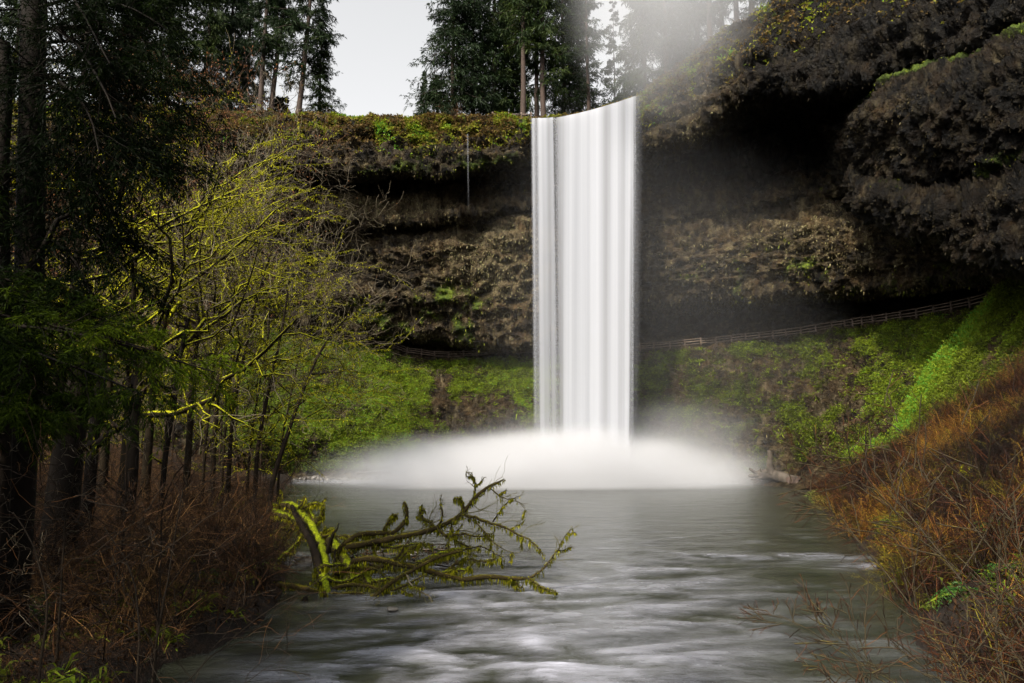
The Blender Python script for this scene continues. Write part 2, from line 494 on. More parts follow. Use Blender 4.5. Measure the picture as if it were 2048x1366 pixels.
row('slope_hi', [(a, b + 42) for a, b in FENCE_V], [(a, b - 2.0) for a, b in FENCE_Y], 0.25)
row('slope', [(-900, 700), (0, 740), (500, 800), (700, 805), (900, 800), (960, 800), (1060, 795), (1290, 810), (1450, 805), (1600, 790), (1750, 770), (1900, 735), (2050, 700), (2900, 560)],
    [(-900, 64), (0, 92), (500, 105), (700, 108), (860, 109), (900, 110.5), (960, 109), (1060, 107), (1290, 107), (1450, 102.5), (1600, 95), (1750, 85), (1900, 76), (2050, 69), (2900, 44)], 0.35)
row('slope_lo', [(-900, 800), (0, 840), (500, 885), (700, 885), (900, 870), (1060, 870), (1290, 885), (1450, 885), (1600, 875), (1750, 850), (1900, 815), (2050, 790), (2900, 650)],
    [(-900, 62), (0, 89), (500, 102), (700, 106.5), (900, 108), (960, 107), (1060, 105.5), (1290, 105), (1450, 100), (1600, 91.5), (1750, 81), (1900, 72), (2050, 66), (2900, 42)], 0.4)
row('foot', [(-900, 880), (0, 915), (400, 930), (560, 946), (650, 949), (750, 951), (900, 955), (1060, 956), (1290, 957), (1500, 952), (1600, 940), (1750, 915), (1900, 880), (2050, 850), (2900, 720)],
    [(-900, 60), (0, 86), (400, 99), (560, 106), (650, 106.5), (750, 106.5), (900, 106), (1060, 105), (1290, 104), (1450, 99), (1600, 90), (1750, 79), (1900, 70), (2050, 64), (2900, 40)], 0.15)
row('under', [(-900, 960), (0, 1000), (560, 990), (1060, 985), (1500, 990), (1750, 960), (2050, 920), (2900, 800)],
    [(-900, 58), (0, 82), (560, 99), (1060, 99), (1290, 98), (1450, 93), (1600, 84), (1750, 74), (1900, 66), (2050, 60), (2900, 38)], 0.0)
SUB = {'rim': 26, 'capmid': 26, 'lip': 14, 'recess': 14, 'shelf': 20, 'bulge': 10, 'band': 16, 'wall': 34, 'wall_low': 28, 'cave_lip': 14, 'cave_back': 10, 'path_in': 4, 'path_out': 16, 'slope_hi': 34, 'slope': 34, 'slope_lo': 26, 'foot': 8}


def build_sheet(rows, U, sub, backs=None):
    pts = []; rock = []
    for (nm, vk, yk, rk) in rows:
        v = smooth1(interp(U, vk), 9); Y = smooth1(interp(U, yk), 9)
        if nm.startswith('path'): v = interp(U, vk)
        pts.append(P(U, v, Y)); rock.append(rk)
    pts = np.array(pts)          # rows, cols, 3
    if backs is not None:
        pts = np.concatenate([backs(pts), pts]); rock = [0.0] * (len(pts) - len(rock)) + rock
    L = [np.repeat(pts[:1], 1, 0)]; RK = [np.full((1,), rock[0])]
    t_id = [np.zeros(1)]
    names = ['back'] * (len(pts) - len(rows)) + [r[0] for r in rows]
    for i in range(len(pts) - 1):
        n = sub.get(names[i], 12)
        p0 = pts[max(i - 1, 0)]; p1 = pts[i]; p2 = pts[i + 1]; p3 = pts[min(i + 2, len(pts) - 1)]
        s = (np.arange(n) + 1) / n
        m1 = 0.30 * (p2 - p0); m2 = 0.30 * (p3 - p1)
        # limit tangents
        seg = np.linalg.norm(p2 - p1, axis=-1, keepdims=True)
        for m in (m1, m2):
            ln = np.linalg.norm(m, axis=-1, keepdims=True); m *= np.minimum(1, 0.9 * seg / (ln + 1e-6))
        ss = s[:, None, None]
        h = (2 * ss ** 3 - 3 * ss ** 2 + 1) * p1 + (ss ** 3 - 2 * ss ** 2 + ss) * m1 + (-2 * ss ** 3 + 3 * ss ** 2) * p2 + (ss ** 3 - ss ** 2) * m2
        L.append(h); RK.append(rock[i] * (1 - s) + rock[i + 1] * s); t_id.append(i + s)
    G = np.concatenate(L); RK = np.concatenate(RK); t_id = np.concatenate(t_id)
    return G, RK, t_id, names


def grid_normals(G):
    du = np.gradient(G, axis=1); dv = np.gradient(G, axis=0)
    return unit(np.cross(dv, du))


def backs_main(p):
    rim = p[0]
    out = []
    for d, dz in ((60, 6.0), (30, 2.5), (8, 0.8)):
        q = rim.copy(); q[:, 1] += d; q[:, 2] += dz; q[:, 0] *= 1 + d * 0.006
        out.append(q)
    return np.array(out)


G, RK, TID, RN = build_sheet(ROWS, U, SUB | {'back': 8}, backs_main)
nrm = grid_normals(G)
if nrm[len(nrm) // 2, 300, 1] > 0: nrm = -nrm
w = RK[:, None]
big = fbm(G * [0.085, 0.085, 0.11], 3)
med = fbm(G * [0.24, 0.24, 0.40] + 40, 4, 0.55)
rdg = fbm(G * [0.5, 0.5, 0.75] + 9, 4, 0.6, ridged=True)
fin = fbm(G * [1.5, 1.5, 2.0] + 70, 3, 0.6)
beds = fbm(np.stack([G[..., 0] * 0.05, G[..., 1] * 0.05, G[..., 2] * 0.55 + 0.8 * med], -1), 3, 0.6)
hol = np.clip(fbm(G * [0.13, 0.13, 0.28] + 120, 3, 0.5) - 0.12, 0, 1)
edge = np.clip((np.arange(G.shape[0]) / 3.0), 0, 1)[:, None]
disp = w * (1.8 * big + 1.4 * med + 1.5 * (rdg - 0.2) + 0.35 * fin + 1.5 * beds - 4.5 * hol)
disp -= w * 3.5 * np.exp(-((U[None] - 630) / 60) ** 2 - ((TID[:, None] - 10.15) / .3) ** 2)
disp -= w * 2.5 * np.exp(-((U[None] - 955) / 28) ** 2 - ((TID[:, None] - 11.0 + (U[None] - 955) * 0.008) / .13) ** 2)
disp += (1 - w) * edge * 0.10 * fin * (TID[:, None] < 3.4)
isslope = sstep(14.2, 15, TID)[:, None] * (1 - sstep(18.6, 19, TID)[:, None])
lipz = sstep(1020, 1050, U) * (1 - sstep(1284, 1300, U)); disp *= 1 - 0.9 * lipz[None] * (sstep(4.6, 3.6, TID)[:, None] if False else (1 - sstep(3.6, 5.5, TID))[:, None])
disp += isslope * (2.6 * np.exp(-((U[None] - 1005) / 58) ** 2 - ((TID[:, None] - 17.8) / .6) ** 2) * (0.6 + 0.8 * fbm(G * [1.2, 1.2, 0.5], 3, ridged=True)) + 0.8 * fbm(G * [0.5, 0.5, 0.5] + 5, 3) + 0.5 * fin)
Gd = G + nrm * disp[..., None]
nrmd = grid_normals(Gd)
if nrmd[len(nrmd) // 2, 300, 1] > 0: nrmd = -nrmd

# masks of growth and rock tone; lit and dim areas are partly painted in
UU = np.broadcast_to(U[None], G.shape[:2])
TT = np.broadcast_to(TID[:, None], G.shape[:2])
nb = fbm(G * 0.22 + 33, 4, 0.6)
nb2 = fbm(G * [0.7, 0.7, 0.7] + 51, 3, 0.6)
# index of rows: 0,1,2 back, 3 rim,4 capmid,5 lip,6 recess,7 shelf,8 bulge,9 band,10 wall,11 wall_low,12 cave_lip,13 cave_back,14 path_in,15 path_out,16 slope_hi,17 slope,18 slope_lo,19 foot,20 under
veg = np.zeros_like(UU)
slope = sstep(15.0, 15.3, TT) * (1 - sstep(18.6, 19.1, TT))


def blob(u0, t0, su, st): return np.exp(-((UU - u0) / su) ** 2 - ((TT - t0) / st) ** 2)


veg += slope * (0.82 + 0.85 * nb + 0.35 * nb2)
veg -= slope * (1.3 * blob(930, 17.6, 48, 1.0) + 0.9 * blob(880, 16.5, 14, .7) + 1.9 * blob(1005, 17.9, 62, .75) + 0.5 * blob(1180, 18.5, 130, .8) + 0.7 * blob(1330, 18.4, 150, .6) + 0.5 * blob(1700, 16.6, 60, 0.5) + .9 * blob(1705, 17.7, 22, .5))
veg -= slope * 0.42 * sstep(1250, 1400, UU) * (1 - sstep(1600, 1800, UU))
veg -= slope * 0.75 * (1 - sstep(330, 560, UU))
rim = (1 - sstep(3.3, 4.3, TT)) * sstep(2.5, 3.0, TT)
veg += rim * (0.65 + 1.2 * nb2 + 0.5 * nb) * (1 - 0.6 * sstep(1290, 1500, UU))
veg += blob(850, 4.2, 60, .8) * 0.8 + blob(980, 4.9, 90, .35) * 0.7 + blob(760, 4.9, 60, .3) * .5
veg += sstep(10.3, 11.3, TT) * (1 - sstep(12.6, 13, TT)) * (1 - sstep(900, 1050, UU)) * (0.35 + 1.0 * nb)
veg += blob(890, 10.8, 25, .25) * 1.0
veg += sstep(9.5, 11, TT) * (1 - sstep(12.6, 13, TT)) * sstep(1290, 1350, UU) * (0.1 + 0.5 * nb)
veg += 0.75 * nb - 0.08
veg = np.clip(veg, 0, 1)
pale = np.clip(0.35 - 0.75 * sstep(1400, 1560, UU) * (1 - sstep(7, 8, TT)) - 0.12 * (1 - sstep(5, 6, TT)) + 0.9 * nb2 + 1.0 * blob(1000, 10.2, 100, 1.0) + 0.4 * blob(800, 7.6, 120, .5) + 0.35 * blob(700, 7.6, 140, .5) + 0.5 * blob(1370, 4.6, 90, .8) + 0.35 * blob(1600, 10, 220, 1.0), -0.4, 1)  # raised where walls look lit, lowered at the less lit upper right
lime = np.clip(0.5 + 0.9 * nb2 + 0.25 * blob(700, 17, 110, 1.2) + 0.3 * blob(1050, 17.3, 60, .6) - 0.55 * blob(1480, 17, 260, 2.2) + .25 * blob(1750, 17, 90, 1) - 0.25 * (1 - sstep(5, 6, TT)), 0, 1)  # green lowered to paint the dim slope right of the falls
nr, nc = Gd.shape[:2]
idx = np.arange(nr * nc).reshape(nr, nc)
Q = np.stack([idx[:-1, :-1], idx[1:, :-1], idx[1:, 1:], idx[:-1, 1:]], -1)


def cliff_mat():
    m, nt, out = new_mat('wet_basalt_with_moss')
    v = attr(nt, 'veg'); pl = attr(nt, 'pale'); li = attr(nt, 'lime')
    n1 = noise(nt, 1.6, 8, 0.72)
    n2 = noise(nt, 0.35, 5, 0.6)
    n3 = noise(nt, 5.0, 4, 0.75)
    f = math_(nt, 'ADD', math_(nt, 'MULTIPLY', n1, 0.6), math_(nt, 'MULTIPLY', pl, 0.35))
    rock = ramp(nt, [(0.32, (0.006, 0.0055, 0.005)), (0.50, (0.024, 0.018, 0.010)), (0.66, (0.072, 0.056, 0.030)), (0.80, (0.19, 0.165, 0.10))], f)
    wet = math_(nt, 'MULTIPLY_ADD', pl, 0.95, 0.55)  # painted shade: darkens low-pale rock to look less lit, beyond any wetness
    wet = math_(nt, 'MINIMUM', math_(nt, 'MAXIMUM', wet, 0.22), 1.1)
    brown = ramp(nt, [(0.35, (0.018, 0.011, 0.005)), (0.7, (0.085, 0.050, 0.020))], n1)
    rock = mixc(nt, math_(nt, 'MULTIPLY_ADD', n2, 3.0, -1.25, clamp=True), rock, brown)
    st_ = noise(nt, 1.1, 4, 0.65, (1, 1, 0.14))
    rock = mixc(nt, math_(nt, 'MULTIPLY_ADD', st_, 4.0, -2.0, clamp=True), rock, mixc(nt, 0.6, rock, (0.14, 0.115, 0.065)))
    rock = mixc(nt, math_(nt, 'MULTIPLY_ADD', st_, -5.0, 2.1, clamp=True), rock, (0.006, 0.005, 0.004))
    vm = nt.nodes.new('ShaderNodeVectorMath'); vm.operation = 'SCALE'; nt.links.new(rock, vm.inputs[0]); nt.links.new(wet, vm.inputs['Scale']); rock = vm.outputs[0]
    g = math_(nt, 'ADD', math_(nt, 'MULTIPLY', n3, 0.5), math_(nt, 'MULTIPLY', li, 0.5))
    moss = ramp(nt, [(0.25, (0.022, 0.032, 0.008)), (0.5, (0.062, 0.090, 0.014)), (0.75, (0.13, 0.17, 0.02))], g)
    fac = math_(nt, 'ADD', v, math_(nt, 'MULTIPLY', math_(nt, 'SUBTRACT', n1, 0.5), 1.6))
    fac = math_(nt, 'MULTIPLY_ADD', fac, 3.0, -1.1, clamp=True)
    c = mixc(nt, fac, rock, moss)
    p = nt.nodes.new('ShaderNodeBsdfPrincipled')
    nt.links.new(c, p.inputs['Base Color'])
    nt.links.new(math_(nt, 'MULTIPLY_ADD', fac, 0.35, 0.5), p.inputs['Roughness'])
    p.inputs['Specular IOR Level'].default_value = 0.10
    tc = nt.nodes.new('ShaderNodeTexCoord'); mp = nt.nodes.new('ShaderNodeMapping'); mp.inputs['Scale'].default_value = (1, 1, 0.7)
    ad = nt.nodes.new('ShaderNodeMix'); ad.data_type = 'VECTOR'; ad.inputs[0].default_value = 0.12
    nt.links.new(tc.outputs['Object'], mp.inputs[0])
    nz = nt.nodes.new('ShaderNodeTexNoise'); nz.inputs['Scale'].default_value = 0.8; nt.links.new(mp.outputs[0], nz.inputs['Vector'])
    sc_ = nt.nodes.new('ShaderNodeVectorMath'); sc_.operation = 'MULTIPLY_ADD'; nt.links.new(nz.outputs['Color'], sc_.inputs[0]); sc_.inputs[1].default_value = (1.2, 1.2, 1.2); nt.links.new(mp.outputs[0], sc_.inputs[2])
    hv = None
    for s_, am in ((0.55, 1.5), (1.5, 0.7)):
        vo = nt.nodes.new('ShaderNodeTexVoronoi'); vo.inputs['Scale'].default_value = s_; vo.distance = 'CHEBYCHEV'
        nt.links.new(sc_.outputs[0], vo.inputs['Vector'])
        q = math_(nt, 'MULTIPLY', vo.outputs['Distance'], -am)
        hv = q if hv is None else math_(nt, 'ADD', hv, q)
    h = math_(nt, 'ADD', math_(nt, 'ADD', math_(nt, 'MULTIPLY', n1, 1.0), math_(nt, 'MULTIPLY', n3, 0.35)), math_(nt, 'MULTIPLY', hv, math_(nt, 'SUBTRACT', 1.0, fac)))
    nt.links.new(bump(nt, h, 1.0, 0.55), p.inputs['Normal'])
    nt.links.new(p.outputs[0], out.inputs['Surface'])
    return m


M['cliff'] = cliff_mat()
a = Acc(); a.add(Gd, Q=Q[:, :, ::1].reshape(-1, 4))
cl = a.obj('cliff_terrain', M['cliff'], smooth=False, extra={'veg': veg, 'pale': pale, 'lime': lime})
tag(cl, 'dark basalt amphitheatre cliff behind the waterfall with mossy rim and grassy slope below it', kind='structure')

# ---- near rock buttress on the right
UB = np.concatenate([np.linspace(1672, 2104, 190), np.linspace(2110, 2900, 60)])
RB = []


def rb(nm, vk, yk, rk): RB.append((nm, vk, yk, rk))


yb = [(1672, 96), (1700, 84), (1730, 76), (1780, 70), (1850, 65), (1950, 60), (2048, 55), (2300, 46), (2900, 36)]
rb('ledge_back', [(1672, 236), (1702, 222), (1750, 172), (1765, 150), (1849, 118), (1922, 98), (2046, 44), (2300, -40), (2900, -200)], [(x, y + 14) for x, y in yb], 0.3)
rb('ledge', [(1672, 240), (1702, 232), (1755, 195), (1770, 172), (1849, 141), (1922, 122), (2046, 68), (2300, -10), (2900, -170)], [(x, y + 1.5) for x, y in yb], 0.6)
rb('face', [(1672, 250), (1702, 256), (1755, 232), (1849, 215), (1922, 200), (2046, 160), (2300, 90), (2900, -60)], [(x, y - 1.5) for x, y in yb], 1)
rb('mid', [(1672, 262), (1700, 300), (1740, 330), (1849, 330), (1922, 325), (2046, 300), (2300, 230), (2900, 60)], [(x, y + 1.0) for x, y in yb], 1)
rb('notch', [(1672, 272), (1700, 330), (1740, 362), (1849, 372), (1922, 365), (2046, 330), (2300, 260), (2900, 90)], [(x, y + 4) for x, y in yb], 1)
rb('low', [(1672, 280), (1702, 350), (1740, 385), (1849, 410), (1922, 420), (2046, 400), (2300, 330), (2900, 160)], [(x, y - 0.5) for x, y in yb], 1)
rb('bottom', [(1672, 290), (1702, 380), (1740, 425), (1800, 440), (1870, 455), (1922, 486), (2046, 520), (2300, 450), (2900, 280)], [(x, y + 1.5) for x, y in yb], 1)
rb('under', [(1672, 300), (1702, 392), (1740, 428), (1800, 436), (1870, 448), (1922, 470), (2046, 500), (2300, 430), (2900, 260)], [(x, y + 16) for x, y in yb], 0.5)
GB, RKB, TB, _ = build_sheet(RB, UB, {'ledge_back': 12, 'ledge': 24, 'face': 30, 'mid': 12, 'notch': 16, 'low': 20, 'bottom': 16})
nB = grid_normals(GB)
if nB[40, 100, 1] > 0: nB = -nB
dB = RKB[:, None] * (1.9 * fbm(GB * [0.12, 0.12, 0.14] + 3, 3) + 1.5 * fbm(GB * [.33, .33, .45] + 60, 4, .55) + 1.5 * fbm(GB * 0.55 + 8, 4, .6, ridged=True) + .6 * fbm(GB * 1.3 + 18, 3, .6, ridged=True) + .3 * fbm(GB * 2.0 + 4, 3))
GBd = GB + nB * dB[..., None]
nB = grid_normals(GBd)
if nB[40, 100, 1] > 0: nB = -nB
nbb = fbm(GB * 0.25 + 21, 4, .6)
TTB = np.broadcast_to(TB[:, None], GB.shape[:2]); UUB = np.broadcast_to(UB[None], GB.shape[:2])
vegB = np.clip((1 - sstep(0.9, 1.35, TTB)) * 1.0 + 0.55 * nbb - 0.12 + 1.2 * np.exp(-((UUB - 2020) / 60) ** 2 - ((TTB - 3.3) / .5) ** 2) + .6 * np.exp(-((UUB - 1790) / 30) ** 2 - ((TTB - 4.6) / .5) ** 2), 0, 1)
limB = np.clip(0.35 + 0.8 * nbb, 0, 1)
paleB = np.clip(-0.30 + 0.9 * fbm(GB * 0.6 + 77, 3) + 0.3 * np.exp(-((UUB - 1800) / 70) ** 2 - ((TTB - 2.0) / .8) ** 2), -0.45, 1)  # low base value paints the buttress as less lit
a = Acc(); nrb, ncb = GB.shape[:2]; ib = np.arange(nrb * ncb).reshape(nrb, ncb)
a.add(GBd, Q=np.stack([ib[:-1, :-1], ib[1:, :-1], ib[1:, 1:], ib[:-1, 1:]], -1).reshape(-1, 4))
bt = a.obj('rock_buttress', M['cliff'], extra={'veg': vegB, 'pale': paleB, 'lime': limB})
tag(bt, 'jagged dark rock buttress with mossy ledge on top jutting out at upper right of cliff', kind='structure')

# ---- river banks and bed
XL = [(-40, -9.5), (18, -9.2), (21.7, -8.8), (24, -8.2), (28.5, -9.3), (33, -10.6), (38.5, -12.6), (45, -15.2), (52, -18.3), (69, -23.5), (85, -28), (105, -33), (130, -36)]
XR = [(-40, 12), (18, 11), (22.6, 13.0), (27, 14.8), (34, 17.6), (47, 22.4), (64, 28.0), (75, 31.5), (82, 35), (90, 42), (105, 60), (130, 70)]


def ground_h(x, y):
    wob = 0.7 * pnoise(np.stack([x * 0 + 3, y * 0.35, y * 0 + 1.0], -1))
    xl = interp(y, XL) + wob; xr = interp(y, XR) - wob
    dl = xl - x; dr = x - xr
    hl = np.where(dl > 0, 0.55 * (1 - np.exp(-dl / 0.5)) + 0.11 * dl + 0.20 * np.clip(dl - 10, 0, None) + 0.2 * np.clip(dl - 26, 0, None), -0.9 * (1 - np.exp(dl / 1.5)))
    fall = 1 - sstep(54, 76, y) * 0.75 - 0.25 * sstep(76, 88, y)
    near = sstep(20, 50, y)
    hr = np.where(dr > 0, (0.6 * (1 - np.exp(-dr / 0.5)) + (0.48 + 0.0 * near) * dr + (0.003 + 0.003 * near) * np.clip(dr, 0, 40) ** 2) * (0.1 + 0.9 * fall), -0.9 * (1 - np.exp(dr / 1.5)))
    h = np.where(dl > 0, hl, np.where(dr > 0, hr, np.maximum(hl, hr)))
    p = np.stack([x, y, x * 0], -1)
    land = np.clip(np.maximum(dl, dr) / 3, 0, 1)
    h = h + land * (0.5 * fbm(p * 0.25, 3) + 0.16 * fbm(p * 1.1 + 5, 3) + 0.9 * fbm(p * 0.08 + 9, 2) * np.clip(np.maximum(dl, dr) / 14, 0, 1))
    return h


gx = np.concatenate([np.linspace(-130, -46, 50), np.arange(-45.5, 48, 0.42), np.linspace(48.5, 110, 50)])
gy = np.concatenate([np.linspace(-60, 5, 30), 5.4 + np.cumsum(np.linspace(0.25, 0.62, 240))])
X, Yg = np.meshgrid(gx, gy)
Hg = ground_h(X, Yg)
GG = np.stack([X, Yg, Hg], -1)
pg = GG * [1, 1, 0]
rightside = X > 0
ng = fbm(GG * 0.3 + 2, 3)
spur = np.exp(-((X - 44) / 7.5) ** 2 - ((Yg - 68) / 7) ** 2)
vegG = np.where(rightside, 0.12 + 0.5 * ng + 1.6 * spur, 0.14 + 0.45 * ng)
vegG += np.where(rightside & (Yg > 66), 0.7, 0)
brn = np.clip(0.6 + 0.5 * fbm(GG * 0.9, 3), 0, 1)


def ground_mat():
    m, nt, out = new_mat('forest_floor')
    v = attr(nt, 'veg')
    n1 = noise(nt, 2.2, 6, 0.7); n2 = noise(nt, 9, 3, 0.7)
    soil = ramp(nt, [(0.3, (0.003, 0.002, 0.001)), (0.55, (0.011, 0.006, 0.003)), (0.75, (0.035, 0.018, 0.008))], n1)
    moss = ramp(nt, [(0.3, (0.03, 0.042, 0.006)), (0.7, (0.13, 0.17, 0.015))], n2)
    f = math_(nt, 'MULTIPLY_ADD', math_(nt, 'ADD', v, math_(nt, 'MULTIPLY', math_(nt, 'SUBTRACT', n1, .5), 1.2)), 3.0, -1.2, clamp=True)
    c = mixc(nt, f, soil, moss)
    p = nt.nodes.new('ShaderNodeBsdfPrincipled'); p.inputs['Roughness'].default_value = 0.9
    p.inputs['Specular IOR Level'].default_value = 0.2
    nt.links.new(c, p.inputs['Base Color'])
    nt.links.new(bump(nt, math_(nt, 'ADD', n1, n2), 0.9, 0.2), p.inputs['Normal'])
    nt.links.new(p.outputs[0], out.inputs['Surface'])
    return m


M['ground'] = ground_mat()
a = Acc(); ny, nx = X.shape; ig = np.arange(ny * nx).reshape(ny, nx)
a.add(GG, Q=np.stack([ig[:-1, :-1], ig[:-1, 1:], ig[1:, 1:], ig[1:, :-1]], -1).reshape(-1, 4))
gr = a.obj('ground', M['ground'], smooth=True, extra={'veg': np.clip(vegG, 0, 1)})
tag(gr, 'brown mossy forest floor of both river banks', kind='structure')
# wide land far outside so the ground reaches the horizon
a = Acc()
rr = []
for (x0, x1, y0, y1, z0, z1) in ((-900, -129, -900, 900, 9, 46), (109, 900, -900, 900, 40, 66)):
    pass
for (xa, ya, xb, yb_, z) in ((-900, 150, 900, 1200, 60.0),):
    a.add([[xa, ya, z], [xb, ya, z], [xb, yb_, z + 10], [xa, yb_, z + 10]], Q=[[0, 1, 2, 3]])
pl_ = a.obj('plateau_ground', M['ground'], extra={'veg': [0.4] * 4})
tag(pl_, 'level forest ground above the cliff reaching to the horizon', kind='structure')

# ---- river and pool
wx = np.arange(-38, 62, 0.3)
wy = np.concatenate([np.linspace(-60, 9, 40), 9 + np.cumsum(np.linspace(0.10, 0.55, 300))])
WX, WY = np.meshgrid(wx, wy)


def gauss(x0, y0, sx, sy, ang=0.0):
    c, s = math.cos(ang), math.sin(ang)
    dx = WX - x0; dy = WY - y0
    return np.exp(-((dx * c + dy * s) / sx) ** 2 - ((-dx * s + dy * c) / sy) ** 2)


near = 1 - sstep(18, 50, WY)
flow = np.stack([WX * 0.42, WY * 0.75, WX * 0 + 1], -1)
warp = 1.4 * pnoise(flow * 0.5 + 11)
f2 = flow + np.stack([warp, warp * 0.6, warp * 0], -1)
w1 = fbm(f2 * 0.85, 4, 0.5)
w2 = fbm(f2 * [2.0, 1.6, 1] + 7, 4, 0.55)
w3 = fbm(np.stack([WX * 0.16, WY * 0.5, WX * 0 + 5], -1), 3)
wz = near * (0.20 * w1 + 0.05 * w2) + (1 - near) * (0.02 * w3 + 0.02 * w1)


def PW(u, v):
    b = (683 - v) / 1365; dz = ST + b * CT; t = -CAMZ / dz
    return (u - 1024) / 1365 * t, (CT - b * ST) * t


def wblob(u, v, sx, sy, ang=0.0):
    x, y = PW(u, v); return gauss(x, y, sx, sy, ang)


hump = 0.13 * wblob(1110, 1262, 2.0, 0.7) + 0.16 * wblob(1330, 1330, 1.8, 0.6) + 0.15 * wblob(940, 1190, 2.2, .5) + 0.07 * wblob(1480, 1115, 2.6, 1.2, -.25) + 0.08 * wblob(1640, 1112, 1.8, .9, -.1) + .08 * wblob(1730, 1132, 1.6, .8, .2)
wz += hump
foam = near * np.clip(0.33 + 1.15 * w1 + 0.45 * w2, 0, 1) * sstep(-0.42, 0.0, (-WX * 0.35 + 2.2 - 0.06 * (WY - 15)) * 0.25 + 0.4) * (1 - sstep(26, 42, WY) * 0.6)
xl_ = interp(WY, XL); xr_ = interp(WY, XR)
foam *= sstep(0.4, 5.5, WX - xl_) * (0.12 + 0.88 * sstep(2.5, 11, xr_ - WX))  # foam thinned by the right bank to mimic its dark reflection
foam *= 0.7
foam += 1.0 * np.clip(hump * 2.0, 0, 1) * (0.5 + 0.9 * w2) + 0.5 * np.clip(w2 + 0.2, 0, 1) * (wblob(1480, 1115, 3.2, 1.2, -.25) + wblob(1640, 1112, 2.2, .9, -.1) + wblob(1730, 1132, 2, .8, .2))
lines = np.clip(fbm(np.stack([WX * 0.30, WY * 1.1, WX * 0 + 9], -1), 4, .6) * 1.6 - 0.25, 0, 1)
foam += lines * (0.5 * wblob(740, 1045, 7, 6) + 0.5 * wblob(640, 985, 5, 5) + .35 * wblob(1300, 1090, 9, 9) + .3 * wblob(800, 1010, 6, 6) + .12)
foam += 0.65 * wblob(1110, 968, 16, 4.5) + 0.9 * sstep(90, 97, WY) * wblob(1120, 962, 30, 12)
foam += 0.35 * wblob(560, 1120, 2.2, 2.2)
foam = np.clip(foam * (1 - 0.45 * wblob(1110, 1262, 2.5, 1.5)), 0, 0.8)


def water_mat():
    m, nt, out = new_mat('turbid_river_water')
    f = attr(nt, 'foam')
    n1 = noise(nt, 0.9, 6, 0.62, (0.35, 0.9, 1))
    n2 = noise(nt, 3.0, 4, 0.6, (0.4, 1.0, 1))
    n3 = noise(nt, 2.2, 7, 0.7, (0.22, 1.0, 1))
    fac = math_(nt, 'MULTIPLY', f, math_(nt, 'MULTIPLY_ADD', math_(nt, 'ADD', math_(nt, 'MULTIPLY', n1, .5), math_(nt, 'MULTIPLY', n3, .5)), 4.6, -1.40), clamp=True)
    base = ramp(nt, [(0.35, (0.013, 0.015, 0.011)), (0.65, (0.032, 0.035, 0.026))], n1)
    c = mixc(nt, fac, base, (0.32, 0.33, 0.40))
    p = nt.nodes.new('ShaderNodeBsdfPrincipled')
    nt.links.new(c, p.inputs['Base Color'])
    nt.links.new(math_(nt, 'MULTIPLY_ADD', fac, 0.45, 0.17), p.inputs['Roughness'])
    p.inputs['IOR'].default_value = 1.33
    nt.links.new(bump(nt, math_(nt, 'ADD', n1, math_(nt, 'MULTIPLY', n2, 0.5)), 0.5, 0.25), p.inputs['Normal'])
    nt.links.new(p.outputs[0], out.inputs['Surface'])
    return m


M['water'] = water_mat()
a = Acc(); ny, nx = WX.shape; iw = np.arange(ny * nx).reshape(ny, nx)
a.add(np.stack([WX, WY, wz], -1), Q=np.stack([iw[:-1, :-1], iw[:-1, 1:], iw[1:, 1:], iw[1:, :-1]], -1).reshape(-1, 4))
wt = a.obj('water', M['water'], smooth=True, extra={'foam': foam})
tag(wt, 'grey green plunge pool flowing towards the viewer with milky white riffles', kind='structure')

# ------------------------------------------------------------------ waterfall
def falls_mat():
    m, nt, out = new_mat('white_falling_water')
    d = attr(nt, 'dens'); sh = attr(nt, 'tint')
    c = ramp(nt, [(0.0, (0.13, 0.135, 0.15)), (0.5, (0.27, 0.28, 0.305)), (1.0, (0.46, 0.48, 0.53))], sh)
    p = nt.nodes.new('ShaderNodeBsdfDiffuse')
    nt.links.new(c, p.inputs[0])
    tr = nt.nodes.new('ShaderNodeBsdfTranslucent'); nt.links.new(c, tr.inputs[0])
    m1 = nt.nodes.new('ShaderNodeMixShader'); m1.inputs[0].default_value = 0.4
    nt.links.new(p.outputs[0], m1.inputs[1]); nt.links.new(tr.outputs[0], m1.inputs[2])
    tp = nt.nodes.new('ShaderNodeBsdfTransparent')
    m2 = nt.nodes.new('ShaderNodeMixShader')
    nt.links.new(d, m2.inputs[0]); nt.links.new(tp.outputs[0], m2.inputs[1]); nt.links.new(m1.outputs[0], m2.inputs[2])
    nt.links.new(m2.outputs[0], out.inputs['Surface'])
    return m


M['falls'] = falls_mat()
fall_root = empty('waterfall', P(1170, 955, 100))
tag(fall_root, 'tall white curtain waterfall plunging from the cliff rim into the pool', 'waterfall')


